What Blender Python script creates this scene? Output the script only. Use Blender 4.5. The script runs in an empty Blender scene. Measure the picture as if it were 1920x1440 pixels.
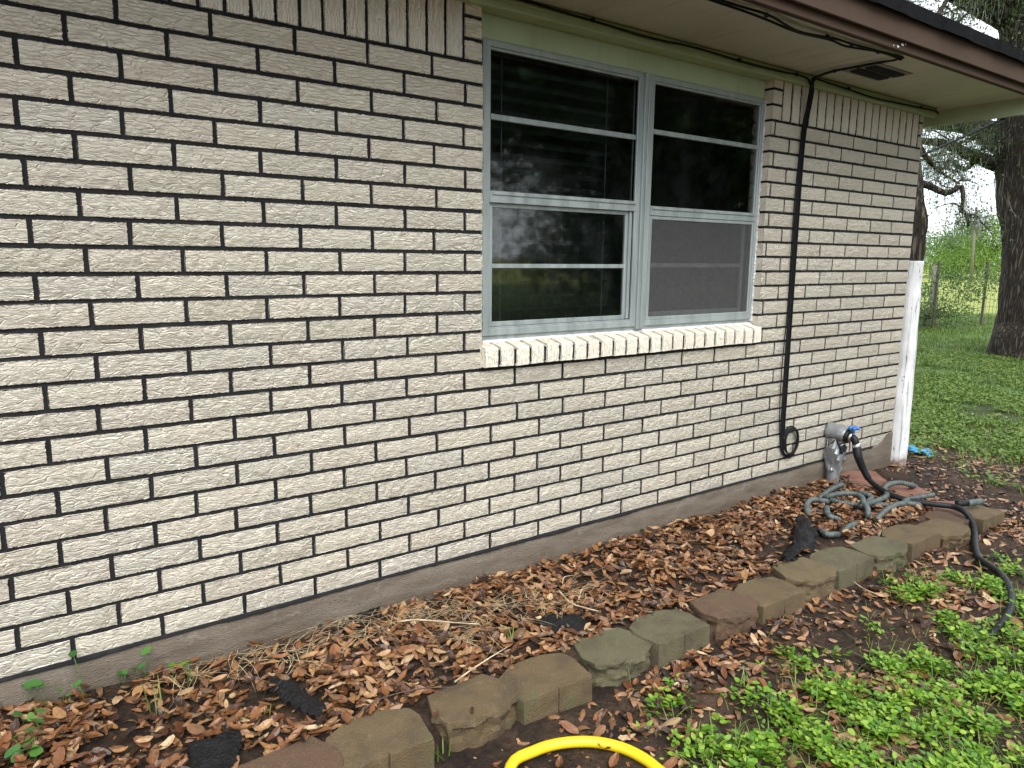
import bpy, bmesh, math, random
import numpy as np
from mathutils import Vector, Matrix, noise as mnoise

random.seed(7)
RNG = np.random.default_rng(11)
SC = bpy.context.scene
COL = SC.collection

# ------------------------------------------------------------------ camera
H = 0.078                     # brick course
W = 3.2912 * H                # brick length with its joint
CAM = np.array([-0.14491, -2.45170, 1.23209])
RGT = np.array([0.80852, -0.58833, 0.01110])
DWN = np.array([-0.09112, -0.14381, -0.98540])
FWD = np.array([0.58134, 0.79571, -0.16988])
FPX = 1381.97                 # focal length in pixels of a 1920 px wide picture

cam_data = bpy.data.cameras.new("camera")
cam = bpy.data.objects.new("camera", cam_data)
COL.objects.link(cam)
m = Matrix(((RGT[0], -DWN[0], -FWD[0], CAM[0]), (RGT[1], -DWN[1], -FWD[1], CAM[1]),
            (RGT[2], -DWN[2], -FWD[2], CAM[2]), (0, 0, 0, 1)))
loc, rot, _ = m.decompose()
cam.location = loc
cam.rotation_mode = 'QUATERNION'
cam.rotation_quaternion = rot
cam_data.sensor_width = 36
cam_data.lens = FPX / 1920 * 36
cam_data.clip_start = 0.05
cam_data.clip_end = 2000
SC.camera = cam


def ray(px, py):
    return RGT * ((px - 960) / FPX) + DWN * ((py - 720) / FPX) + FWD


def at_z(px, py, z):
    d = ray(px, py); return CAM + d * ((z - CAM[2]) / d[2])


def at_y(px, py, y):
    d = ray(px, py); return CAM + d * ((y - CAM[1]) / d[1])


def at_x(px, py, x):
    d = ray(px, py); return CAM + d * ((x - CAM[0]) / d[0])


# ------------------------------------------------------------------ sky and sun (overcast)
SUN_EL, SUN_AZ = math.radians(51), math.radians(200)     # azimuth clockwise from +y
world = bpy.data.worlds.new("World"); SC.world = world
world.use_nodes = True
nt = world.node_tree; nt.nodes.clear()
wo = nt.nodes.new('ShaderNodeOutputWorld'); bg = nt.nodes.new('ShaderNodeBackground')
sky = nt.nodes.new('ShaderNodeTexSky'); sky.sky_type = 'NISHITA'; sky.sun_disc = False
sky.sun_elevation = SUN_EL; sky.sun_rotation = SUN_AZ; sky.air_density = 1.0; sky.dust_density = 2.0
tc = nt.nodes.new('ShaderNodeTexCoord')
cn = nt.nodes.new('ShaderNodeTexNoise'); cn.inputs['Scale'].default_value = 3.2
cn.inputs['Detail'].default_value = 7; cn.inputs['Roughness'].default_value = 0.55
mp = nt.nodes.new('ShaderNodeMapping'); mp.inputs['Scale'].default_value = (1, 1, 2.6)
nt.links.new(tc.outputs['Generated'], mp.inputs[0]); nt.links.new(mp.outputs[0], cn.inputs['Vector'])
cr = nt.nodes.new('ShaderNodeMapRange'); cr.inputs[1].default_value = 0.36; cr.inputs[2].default_value = 0.56
cr.inputs[3].default_value = 0.55; cr.inputs[4].default_value = 1.0
nt.links.new(cn.outputs['Fac'], cr.inputs[0])
mx = nt.nodes.new('ShaderNodeMix'); mx.data_type = 'RGBA'
nt.links.new(cr.outputs[0], mx.inputs[0]); nt.links.new(sky.outputs[0], mx.inputs[6])
mx.inputs[7].default_value = (6.3, 6.7, 7.1, 1)
nt.links.new(mx.outputs[2], bg.inputs[0]); bg.inputs[1].default_value = 0.1
nt.links.new(bg.outputs[0], wo.inputs[0])

sd = bpy.data.lights.new("sun", 'SUN'); sd.energy = 1.3; sd.angle = math.radians(50); sd.color = (1, .97, .92)
sun = bpy.data.objects.new("sun", sd); COL.objects.link(sun)
dirv = Vector((math.sin(SUN_AZ) * math.cos(SUN_EL), math.cos(SUN_AZ) * math.cos(SUN_EL), math.sin(SUN_EL)))
sun.rotation_euler = dirv.to_track_quat('Z', 'Y').to_euler()

SC.view_settings.view_transform = 'Standard'; SC.view_settings.look = 'None'
SC.view_settings.exposure = 1.76; SC.view_settings.gamma = 1.0
SC.render.engine = 'CYCLES'
SC.cycles.use_denoising = True
SC.cycles.max_bounces = 7; SC.cycles.diffuse_bounces = 4; SC.cycles.transparent_max_bounces = 12
SC.cycles.caustics_reflective = False; SC.cycles.caustics_refractive = False


# ------------------------------------------------------------------ material helpers
class NT:
    def __init__(s, name):
        s.m = bpy.data.materials.new(name); s.m.use_nodes = True
        s.t = s.m.node_tree; s.t.nodes.clear()
        s.out = s.t.nodes.new('ShaderNodeOutputMaterial')
        s.b = s.t.nodes.new('ShaderNodeBsdfPrincipled')
        s.t.links.new(s.b.outputs[0], s.out.inputs[0])

    def n(s, typ, props=None, ins=None):
        nd = s.t.nodes.new('ShaderNode' + typ)
        for k, v in (props or {}).items(): setattr(nd, k, v)
        for k, v in (ins or {}).items():
            if hasattr(v, 'is_output'): s.t.links.new(v, nd.inputs[k])
            else: nd.inputs[k].default_value = v
        return nd

    def math(s, op, a, b=0.0, c=None, clamp=False):
        ins = {0: a, 1: b}
        if c is not None: ins[2] = c
        return s.n('Math', {'operation': op, 'use_clamp': clamp}, ins).outputs[0]

    def noise(s, vec, scale, detail=3, rough=.55, dim='3D', w=None, dist=0):
        ins = {'Scale': scale, 'Detail': detail, 'Roughness': rough, 'Distortion': dist}
        if vec is not None: ins['Vector'] = vec
        if w is not None: ins['W'] = w
        return s.n('TexNoise', {'noise_dimensions': dim}, ins).outputs['Fac']

    def ramp(s, fac, stops):
        nd = s.n('ValToRGB', None, {0: fac}); cr = nd.color_ramp
        while len(cr.elements) < len(stops): cr.elements.new(0.5)
        for e, (p, c) in zip(cr.elements, stops):
            e.position = p; e.color = (c[0], c[1], c[2], 1)
        return nd.outputs[0]

    def mix(s, fac, a, b, mode='MIX'):
        def cv(v): return v if hasattr(v, 'is_output') else (v[0], v[1], v[2], 1)
        nd = s.n('Mix', {'data_type': 'RGBA', 'blend_type': mode}, {0: fac, 6: cv(a), 7: cv(b)})
        return nd.outputs[2]

    def rng(s, v, a, b, c=0., d=1.):
        return s.n('MapRange', {'interpolation_type': 'SMOOTHSTEP'}, {0: v, 1: a, 2: b, 3: c, 4: d}).outputs[0]

    def geo(s): return s.n('NewGeometry')

    def pos(s): return s.geo().outputs['Position']

    def rand(s):
        """one number per piece, whether it is an object of its own or an island of a joined mesh"""
        a = s.n('ObjectInfo').outputs['Random']; b = s.geo().outputs['Random Per Island']
        return s.math('FRACT', s.math('ADD', a, b))

    def bump(s, height, strength, dist):
        nd = s.n('Bump', None, {'Strength': strength, 'Distance': dist, 'Height': height})
        s.t.links.new(nd.outputs[0], s.b.inputs['Normal']); return nd

    def set(s, **kw):
        names = dict(color='Base Color', rough='Roughness', metal='Metallic', spec='Specular IOR Level',
                     trans='Transmission Weight', sheen='Sheen Weight', coat='Coat Weight', alpha='Alpha',
                     sss='Subsurface Weight')
        for k, v in kw.items():
            i = s.b.inputs[names[k]]
            if hasattr(v, 'is_output'): s.t.links.new(v, i)
            elif k == 'color': i.default_value = (v[0], v[1], v[2], 1)
            else: i.default_value = v
        return s


def mat_simple(name, col, rough=.6, metal=0., var=.25, scale=20, bump=0., bscale=60, bdist=.002, spec=.5):
    n = NT(name); p = n.pos()
    f = n.noise(p, scale, 4)
    c2 = tuple(c * (1 - var) for c in col); c3 = tuple(min(1, c * (1 + var)) for c in col)
    n.set(color=n.mix(n.rng(f, .3, .7), c2, c3), rough=rough, metal=metal, spec=spec)
    if bump: n.bump(n.noise(p, bscale, 4), bump, bdist)
    return n.m


# --- brick: barked face, cream with pinkish and greenish tones, black mortar smeared on the edges
def mat_brick():
    n = NT('cream_brick'); r = n.rand()
    u1 = n.n('UVMap', {'uv_map': 'UVMap'}).outputs[0]; u2 = n.n('UVMap', {'uv_map': 'UVEdge'}).outputs[0]
    off = n.n('CombineXYZ', None, {0: n.math('MULTIPLY', r, 17.3), 1: n.math('MULTIPLY', r, 91.7), 2: n.math('MULTIPLY', r, 53.1)}).outputs[0]
    v = n.n('VectorMath', {'operation': 'ADD'}, {0: u1, 1: off}).outputs[0]
    wob = n.n('TexNoise', None, {'Vector': v, 'Scale': 46.0, 'Detail': 3.0, 'Roughness': .55}).outputs['Color']
    st = n.n('Mapping', None, {0: n.n('VectorMath', {'operation': 'MULTIPLY_ADD'}, {0: wob, 1: (.010, .0135, 0), 2: v}).outputs[0], 'Scale': (1, 6.0, 1)}).outputs[0]
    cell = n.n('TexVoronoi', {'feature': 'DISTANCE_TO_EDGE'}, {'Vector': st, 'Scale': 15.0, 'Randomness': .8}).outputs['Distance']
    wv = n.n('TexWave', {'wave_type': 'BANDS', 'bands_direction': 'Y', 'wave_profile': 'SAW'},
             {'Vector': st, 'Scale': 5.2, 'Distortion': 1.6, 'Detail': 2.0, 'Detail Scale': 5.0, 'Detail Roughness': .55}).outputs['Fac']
    fine = n.noise(v, 420, 2, .6)
    rough_ = n.rng(n.math('ADD', r, n.math('MULTIPLY', n.noise(v, 8, 2), .3)), .35, .9)
    ns = n.noise(st, 60, 3, .6)
    crack = n.rng(cell, .0, .07)
    step = n.math('MULTIPLY', wv, n.math('MULTIPLY_ADD', rough_, .15, .72))
    h = n.math('ADD', n.math('MULTIPLY', crack, .3), n.math('ADD', step, n.math('MULTIPLY', ns, .28)))
    h2 = n.math('ADD', h, n.math('MULTIPLY', fine, .10))
    n.bump(h2, 1.0, .0070)
    base = n.ramp(r, [(0, (.775, .72, .595)), (.3, (.79, .74, .625)), (.55, (.78, .715, .60)), (.8, (.80, .76, .66)), (1, (.77, .72, .59))])
    tint = n.noise(v, 12, 4)
    base = n.mix(n.math('MULTIPLY', n.rng(tint, .5, .75), .26), base, (.70, .56, .44))
    base = n.mix(n.math('MULTIPLY', n.rng(n.noise(v, 9, 3), .58, .75), .2), base, (.58, .56, .43))
    # dirt lodged in the cracks of the barked face, then shading painted under its ridges
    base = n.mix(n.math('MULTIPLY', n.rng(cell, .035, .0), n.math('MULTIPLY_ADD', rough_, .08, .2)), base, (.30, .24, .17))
    base = n.mix(n.math('MULTIPLY', n.rng(wv, .12, .0), .42), base, (.34, .28, .20))  # dark band on each ridge's steep side stands in for its shadow
    base = n.mix(n.math('MULTIPLY', n.rng(fine, .70, .78), .4), base, (.1, .08, .06))
    sx1 = n.n('SeparateXYZ', None, {0: u1}); sx2 = n.n('SeparateXYZ', None, {0: u2})
    e = n.math('MINIMUM', n.math('MINIMUM', sx1.outputs[0], sx1.outputs[1]), n.math('MINIMUM', sx2.outputs[0], sx2.outputs[1]))
    ee = n.math('ADD', e, n.math('MULTIPLY', n.math('SUBTRACT', n.noise(v, 130, 4, .75), .5), .0125))
    sm = n.rng(ee, .0013, .0003)
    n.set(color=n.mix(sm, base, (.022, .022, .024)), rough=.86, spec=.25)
    return n.m


def mat_mortar():
    n = NT('black_mortar'); p = n.pos()
    f = n.noise(p, 14, 5)
    n.set(color=n.ramp(f, [(.3, (.007, .007, .008)), (.6, (.014, .014, .016)), (.85, (.032, .032, .033))]), rough=.85, spec=.3)
    n.bump(n.noise(p, 260, 4, .7), .8, .0025); return n.m


def mat_concrete():
    n = NT('weathered_concrete'); p = n.pos()
    st = n.n('Mapping', None, {0: p, 'Scale': (1, 1, 5)}).outputs[0]
    f = n.noise(st, 4, 6, .6); g = n.noise(p, 90, 3)
    c = n.ramp(f, [(.3, (.098, .075, .054)), (.5, (.150, .122, .092)), (.72, (.20, .172, .136))])
    c = n.mix(n.rng(g, .63, .72), c, (.07, .055, .04))
    c = n.mix(n.math('MULTIPLY', n.rng(n.noise(p, 16, 5, .65), .58, .7), .5), c, (.27, .245, .21))
    sz = n.n('SeparateXYZ', None, {0: p}).outputs[2]
    splash = n.rng(n.math('ADD', sz, n.math('MULTIPLY', f, .08)), -.02, -.11)
    c = n.mix(n.math('MULTIPLY', splash, .55), c, (.10, .072, .048))
    n.set(color=c, rough=.9)
    sg = n.n('Mapping', None, {0: p, 'Rotation': (0, .35, 0), 'Scale': (1, 1, 7)}).outputs[0]
    n.bump(n.math('ADD', n.noise(sg, 45, 4), n.math('MULTIPLY', n.noise(p, 220, 2), .6)), 1.0, .007); return n.m


def mat_block():
    n = NT('edging_concrete'); p = n.pos(); r = n.rand()
    base = n.n('ObjectInfo').outputs['Color']
    f = n.noise(p, 9, 6, .65)
    base = n.mix(n.math('MULTIPLY', n.rng(f, .42, .7), .6), base, (.06, .045, .03))
    base = n.mix(n.math('MULTIPLY', n.rng(n.noise(p, 23, 5, .65), .55, .75), .45), base, (.20, .165, .11))
    moss = n.math('MULTIPLY', n.rng(n.noise(p, 4.3, 4), .56, .68), .45)
    base = n.mix(moss, base, (.10, .115, .05))
    grit = n.n('TexVoronoi', {'feature': 'F1'}, {'Vector': p, 'Scale': 300.0, 'Randomness': 1.0})
    gc = n.rng(grit.outputs['Distance'], .34, .2)
    gsel = n.rng(n.n('SeparateColor', None, {0: grit.outputs['Color']}).outputs[0], .80, .90)
    base = n.mix(n.math('MULTIPLY', n.math('MULTIPLY', gc, gsel), n.rng(n.noise(p, 25, 3), .4, .6)), base, (.36, .29, .19))
    n.set(color=base, rough=.82, spec=.35)
    n.bump(n.math('ADD', n.noise(p, 130, 4, .7), n.math('MULTIPLY', grit.outputs['Distance'], .6)), 1.0, .007); return n.m


def mat_redstone():
    n = NT('red_clay_slab'); p = n.pos()
    f = n.noise(p, 9, 5)
    n.set(color=n.ramp(f, [(.3, (.11, .05, .034)), (.6, (.19, .085, .055)), (.8, (.14, .09, .065))]), rough=.8)
    n.bump(n.noise(p, 140, 4, .7), .6, .003); return n.m


def mat_soil():
    n = NT('damp_soil'); p = n.pos()
    f = n.noise(p, 6, 6, .65); g = n.noise(p, 60, 4, .7)
    c = n.ramp(n.math('ADD', n.math('MULTIPLY', f, .6), n.math('MULTIPLY', g, .4)),
               [(.34, (.010, .007, .006)), (.47, (.030, .020, .014)), (.6, (.072, .046, .030)), (.8, (.13, .088, .058))])
    sx = n.n('SeparateXYZ', None, {0: p})
    far = n.rng(sx.outputs[0], 5.6, 9.5)
    grass = n.mix(n.rng(n.noise(p, 2.2, 5), .35, .65), (.035, .075, .014), (.062, .115, .026))
    c = n.mix(n.math('MULTIPLY', far, n.rng(n.noise(p, 1.1, 5), .25, .5)), c, grass)
    past = n.rng(sx.outputs[0], 21.5, 24)
    c = n.mix(past, c, n.mix(n.noise(p, .5, 4), (.17, .21, .045), (.25, .27, .075)))
    n.set(color=c, rough=n.rng(g, .3, .7, .7, 1.), spec=.18)
    n.bump(n.math('ADD', n.noise(p, 38, 6, .7), n.math('MULTIPLY', n.noise(p, 180, 3), .4)), 1.0, .018); return n.m


def mat_leaf_litter():
    n = NT('dry_oak_leaf'); r = n.rand(); g = n.geo(); p = g.outputs['Position']
    c = n.ramp(r, [(0, (.014, .008, .006)), (.20, (.045, .019, .010)), (.36, (.105, .038, .014)), (.54, (.20, .080, .027)),
                   (.68, (.145, .060, .026)), (.81, (.255, .120, .042)), (.92, (.31, .18, .08)), (1, (.45, .33, .20))])
    back = n.mix(.4, c, (.24, .14, .07))
    c = n.mix(g.outputs['Backfacing'], c, back)
    c = n.mix(n.math('MULTIPLY', n.rng(n.noise(p, 110, 3, .65), .52, .72), .55), c, (.075, .035, .018))
    n.set(color=c, rough=.42, spec=.5)
    n.bump(n.noise(p, 190, 3), .5, .002); return n.m


def mat_green(name, stops, rough=.45, trans=.12, spec=.45):
    n = NT(name); r = n.rand(); p = n.pos()
    c = n.ramp(n.math('FRACT', n.math('ADD', r, n.math('MULTIPLY', n.noise(p, 3, 3), .35))), stops)
    n.set(color=c, rough=rough, spec=spec)
    tr = n.n('BsdfTranslucent', None, {0: n.mix(.5, c, (.16, .30, .02))})
    ms = n.n('MixShader', None, {0: trans, 1: n.b.outputs[0], 2: tr.outputs[0]})
    n.t.links.new(ms.outputs[0], n.out.inputs[0]); return n.m


def mat_bark(name, cols, scale=1.0):
    n = NT(name); p = n.pos()
    st = n.n('Mapping', None, {0: p, 'Scale': (1, 1, .13)}).outputs[0]
    v = n.n('TexVoronoi', {'feature': 'DISTANCE_TO_EDGE'}, {'Vector': n.mix(.10, st, n.n('TexNoise', None, {'Vector': st, 'Scale': 16 * scale, 'Detail': 4.0}).outputs['Color']), 'Scale': 24 * scale}).outputs['Distance']
    f = n.noise(st, 26 * scale, 5, .7)
    h = n.math('ADD', n.rng(v, 0, .35), n.math('MULTIPLY', f, .8))
    c = n.ramp(n.math('MULTIPLY', h, .6), [(.2, cols[0]), (.55, cols[1]), (.9, cols[2])])
    n.set(color=c, rough=.92, spec=.2); n.bump(h, 1.0, .035 / scale); return n.m


def mat_alu():
    n = NT('dull_aluminium'); p = n.pos()
    st = n.n('Mapping', None, {0: p, 'Scale': (1, 1, .1)}).outputs[0]
    f = n.noise(st, 24, 5, .6)
    c = n.ramp(f, [(.3, (.28, .325, .325)), (.55, (.37, .415, .412)), (.8, (.47, .505, .50))])
    c = n.mix(n.math('MULTIPLY', n.rng(n.noise(p, 70, 4), .6, .75), .5), c, (.2, .19, .16))
    n.set(color=c, rough=n.rng(f, .2, .8, .38, .62), metal=.45, spec=.4)
    n.bump(n.noise(p, 200, 2), .15, .001); return n.m


def mat_glass():
    n = NT('window_glass'); p = n.pos()
    fr = n.n('Fresnel', None, {0: 1.52}).outputs[0]
    gl = n.n('BsdfGlossy', None, {'Color': (1, 1, 1, 1), 'Roughness': .045})
    bp = n.n('Bump', None, {'Strength': .03, 'Distance': .01, 'Height': n.noise(p, 3.0, 2)})
    n.t.links.new(bp.outputs[0], gl.inputs['Normal'])
    tp = n.n('BsdfTransparent', None, {0: (.72, .80, .78, 1)})
    df = n.n('BsdfDiffuse', None, {0: (.25, .28, .29, 1)})
    dust = n.math('MULTIPLY', n.rng(n.noise(p, 6, 5, .6), .45, .8), .05)
    m1 = n.n('MixShader', None, {0: dust, 1: tp.outputs[0], 2: df.outputs[0]})
    m2 = n.n('MixShader', None, {0: n.math('MULTIPLY', fr, 1.85), 1: m1.outputs[0], 2: gl.outputs[0]})
    n.t.links.new(m2.outputs[0], n.out.inputs[0]); return n.m


def mat_screen():
    n = NT('insect_screen_mesh'); p = n.pos(); sx = n.n('SeparateXYZ', None, {0: p})
    st = n.n('Mapping', None, {0: p, 'Scale': (1, 1, .12)}).outputs[0]
    streak = n.noise(p, 150, 3, .6)
    a = n.math('FRACT', n.math('MULTIPLY', sx.outputs[0], 700)); b = n.math('FRACT', n.math('MULTIPLY', sx.outputs[2], 700))
    wire = n.math('MAXIMUM', n.math('LESS_THAN', a, .42), n.math('LESS_THAN', b, .42))
    df = n.n('BsdfDiffuse', None, {0: n.mix(n.rng(streak, .3, .7), (.07, .07, .072), (.112, .112, .114))})
    tp = n.n('BsdfTransparent')
    ms = n.n('MixShader', None, {0: wire, 1: tp.outputs[0], 2: df.outputs[0]})
    n.t.links.new(ms.outputs[0], n.out.inputs[0]); return n.m


def mat_paintwood(name, col, dirt, rough=.6, stain=0.):
    n = NT(name); p = n.pos()
    st = n.n('Mapping', None, {0: p, 'Scale': (1, 1, .08)}).outputs[0]
    f = n.noise(p, 3, 5, .6); g = n.noise(st, 40, 4, .6)
    c = n.mix(n.math('MULTIPLY', n.rng(f, .4, .75), .5), col, dirt)
    c = n.mix(n.math('MULTIPLY', n.rng(g, .6, .8), .4), c, dirt)
    if stain:
        s2 = n.n('Mapping', None, {0: p, 'Scale': (7, .6, 1)}).outputs[0]
        c = n.mix(n.math('MULTIPLY', n.rng(n.noise(s2, 3, 4, .6), .5, .75), stain), c, (.16, .11, .05))
    n.set(color=c, rough=rough); n.bump(n.math('ADD', g, n.noise(p, 90, 3)), .25, .002); return n.m


def mat_post():
    n = NT('whitewashed_wood'); p = n.pos()
    st = n.n('Mapping', None, {0: p, 'Scale': (1, 1, .035)}).outputs[0]
    g = n.noise(st, 55, 5, .6); f = n.noise(p, 7, 5)
    s2 = n.n('Mapping', None, {0: p, 'Scale': (1, 1, .16)}).outputs[0]
    chip = n.rng(n.noise(s2, 50, 5, .7), .61, .66)
    c = n.mix(n.rng(f, .35, .7), (.72, .73, .74), (.58, .59, .59))
    c = n.mix(n.math('MULTIPLY', n.rng(g, .52, .66), .75), c, (.27, .26, .25))
    c = n.mix(chip, c, (.16, .13, .10))
    sz = n.n('SeparateXYZ', None, {0: p}).outputs[2]
    low = n.rng(n.math('ADD', sz, n.math('MULTIPLY', n.noise(p, 20, 4), .14)), .0, -.10)
    c = n.mix(low, c, (.13, .065, .035))
    n.set(color=c, rough=.7); n.bump(n.math('ADD', g, n.math('MULTIPLY', chip, -.4)), .7, .006); return n.m


def mat_tape():
    n = NT('duct_tape'); p = n.pos(); f = n.noise(p, 40, 4)
    n.set(color=n.mix(f, (.16, .17, .18), (.33, .34, .35)), rough=.36, metal=.35)
    n.bump(n.noise(p, 75, 3), .5, .004); return n.m


M = dict(
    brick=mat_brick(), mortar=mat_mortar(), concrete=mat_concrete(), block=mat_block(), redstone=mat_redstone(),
    soil=mat_soil(), litter=mat_leaf_litter(), alu=mat_alu(), glass=mat_glass(), screen=mat_screen(), post=mat_post(), tape=mat_tape(),
    soffit=mat_paintwood('soffit_paint', (.50, .50, .42), (.38, .365, .28), .55, .3),
    frieze=mat_paintwood('pale_green_paint', (.42, .50, .32), (.30, .33, .19), .55, .12),
    fascia=mat_paintwood('brown_fascia_paint', (.050, .027, .014), (.030, .017, .010), .9),
    roof=mat_simple('black_shingle', (.006, .006, .007), .95, 0, .4, 60, .8, 220, .004, .12),
    cable=mat_simple('black_cable', (.006, .006, .007), .7, 0, .3, 30, spec=.25),
    blackhose=mat_simple('black_hose_fabric', (.007, .008, .009), .5, 0, .4, 90, .5, 400, .002, .3),
    greyhose=mat_simple('grey_green_vinyl', (.072, .088, .084), .5, 0, .3, 30, .2, 150, spec=.35),
    yellow=None, fabric=mat_simple('black_landscape_fabric', (.005, .005, .006), .6, 0, .6, 30, 1., 90, .02, .3),
    blue=mat_simple('blue_plastic', (.02, .26, .55), .4, 0, .3, 25, .3, 90), bluehandle=mat_simple('blue_handle', (.02, .14, .46), .4),
    chrome=mat_simple('dull_chrome', (.52, .52, .50), .3, .9), vent=mat_simple('dark_vent', (.02, .02, .02), .8),
    ventmetal=mat_simple('vent_metal', (.16, .155, .115), .5, .2),
    room=mat_simple('room_wall', (.18, .18, .17), .9), slat=mat_simple('blind_slat', (.10, .125, .12), .6),
    caulk=mat_simple('white_caulk', (.68, .69, .68), .6, 0, .2, 60, .8, 120, .004),
    straw=mat_simple('dry_straw', (.36, .27, .155), .7, 0, .45, 40), twig=mat_simple('pale_twig', (.42, .33, .22), .7, 0, .35, 30),
    darktwig=mat_simple('dark_twig', (.07, .045, .03), .8, 0, .4, 40),
    weed=mat_green('bright_weed_leaf', [(0, (.04, .12, .012)), (.3, (.09, .20, .013)), (.7, (.155, .28, .02)), (1, (.25, .36, .04))], .45, .22, .35),
    vine=mat_green('dark_vine_leaf', [(0, (.03, .095, .02)), (.5, (.045, .13, .028)), (1, (.075, .17, .03))], .33, .15),
    grass=mat_green('lawn_grass', [(0, (.06, .115, .014)), (.5, (.105, .175, .022)), (1, (.17, .225, .045))], .55, .2),
    pasture=mat_green('pasture_grass', [(0, (.16, .22, .04)), (1, (.24, .28, .07))], .6, .2),
    oakleaf=mat_green('live_oak_leaf', [(0, (.022, .04, .013)), (.5, (.04, .07, .02)), (1, (.065, .10, .03))], .45, .25),
    treeleaf=mat_green('far_tree_leaf', [(0, (.04, .085, .02)), (.5, (.065, .125, .028)), (1, (.095, .165, .04))], .5, .25),
    shrubleaf=mat_green('bright_shrub_leaf', [(0, (.09, .18, .022)), (.5, (.13, .23, .03)), (1, (.18, .28, .045))], .5, .3),
    moss=mat_simple('spanish_moss', (.15, .155, .12), .95, 0, .35, 8),
    bark=mat_bark('oak_bark', [(.018, .014, .011), (.065, .052, .040), (.13, .105, .082)]),
    wire=mat_simple('rusty_wire', (.07, .055, .045), .7), oldwood=mat_simple('grey_weathered_wood', (.19, .17, .145), .9, 0, .4, 12, .6, 60, .006),
    polewood=mat_simple('utility_pole_wood', (.17, .145, .12), .9), steel=mat_simple('grey_transformer', (.25, .27, .29), .5),
)
yn = NT('yellow_vinyl'); yp = yn.pos()
yn.set(color=yn.mix(yn.rng(yn.noise(yp, 30, 5, .7), .63, .72), (.72, .50, .012), (.16, .10, .02)), rough=.38)
M['yellow'] = yn.m


# ------------------------------------------------------------------ object helpers
def link(o, parent=None):
    COL.objects.link(o)
    if parent is not None: o.parent = parent
    return o


def tag(o, label=None, cat=None, group=None, kind=None):
    if label: o['label'] = label
    if cat: o['category'] = cat
    if group: o['group'] = group
    if kind: o['kind'] = kind
    return o


def empty(name, loc=(0, 0, 0)):
    o = bpy.data.objects.new(name, None); o.location = tuple(loc); o.empty_display_size = .1
    return link(o)


def mesh(name, V, F, mat, smooth=False):
    me = bpy.data.meshes.new(name); me.from_pydata([tuple(map(float, v)) for v in V], [], [tuple(f) for f in F])
    me.materials.append(mat)
    if smooth: me.polygons.foreach_set('use_smooth', [True] * len(me.polygons))
    me.update(); return me


def obj(name, me, parent=None, loc=None):
    o = bpy.data.objects.new(name, me); link(o, parent)
    if loc is not None: o.location = tuple(map(float, loc))
    elif parent is not None: o.location = tuple(-Vector(parent_world(parent)))
    return o


def parent_world(p):
    v = Vector(p.location)
    while p.parent is not None:
        p = p.parent; v += Vector(p.location)
    return v


def np_mesh(name, V, F, mat, smooth=False):
    """fast mesh from arrays; F is (n,3) or (n,4)"""
    V = np.asarray(V, np.float32); F = np.asarray(F, np.int32); k = F.shape[1]
    me = bpy.data.meshes.new(name)
    me.vertices.add(len(V)); me.vertices.foreach_set('co', V.ravel())
    me.loops.add(F.size); me.loops.foreach_set('vertex_index', F.ravel())
    me.polygons.add(len(F)); me.polygons.foreach_set('loop_start', np.arange(0, F.size, k, dtype=np.int32))
    me.polygons.foreach_set('use_smooth', np.full(len(F), smooth, dtype=bool))
    me.update(calc_edges=True); me.validate(); me.materials.append(mat); return me


class MB:
    def __init__(s): s.V = []; s.F = []

    def add(s, V, F):
        o = len(s.V); s.V += [tuple(map(float, v)) for v in V]; s.F += [tuple(i + o for i in f) for f in F]; return s

    def box(s, x0, x1, y0, y1, z0, z1):
        V = [(x0, y0, z0), (x1, y0, z0), (x1, y1, z0), (x0, y1, z0), (x0, y0, z1), (x1, y0, z1), (x1, y1, z1), (x0, y1, z1)]
        return s.add(V, [(0, 3, 2, 1), (4, 5, 6, 7), (0, 1, 5, 4), (1, 2, 6, 5), (2, 3, 7, 6), (3, 0, 4, 7)])

    def frame(s, x0, x1, z0, z1, w, y0, y1, wb=None, wt=None):
        """mitred rectangular ring of bars in the xz plane"""
        wb = w if wb is None else wb; wt = w if wt is None else wt
        o = [(x0, z0), (x1, z0), (x1, z1), (x0, z1)]; i = [(x0 + w, z0 + wb), (x1 - w, z0 + wb), (x1 - w, z1 - wt), (x0 + w, z1 - wt)]
        V = [(a, y0, b) for a, b in o] + [(a, y0, b) for a, b in i] + [(a, y1, b) for a, b in o] + [(a, y1, b) for a, b in i]
        F = []
        for k in range(4):
            j = (k + 1) % 4
            F += [(k, j, 4 + j, 4 + k), (8 + k, 12 + k, 12 + j, 8 + j), (k, 8 + k, 8 + j, j), (4 + k, 4 + j, 12 + j, 12 + k)]
        return s.add(V, F)

    def tube(s, P, rad, n=10, cap=True, ring=None):
        V, F = tube_geo(P, rad, n, cap, ring); return s.add(V, F)

    def build(s, name, mat, parent=None, smooth=False, bevel=0., seg=1):
        me = mesh(name, s.V, s.F, mat, smooth)
        bm = bmesh.new(); bm.from_mesh(me)
        if bevel:
            bmesh.ops.bevel(bm, geom=[e for e in bm.edges if len(e.link_faces) == 2 and e.calc_face_angle(0) > .5], offset=bevel, segments=seg, affect='EDGES', clamp_overlap=True)
        bmesh.ops.recalc_face_normals(bm, faces=bm.faces)
        bm.to_mesh(me); bm.free()
        return obj(name, me, parent)


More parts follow.
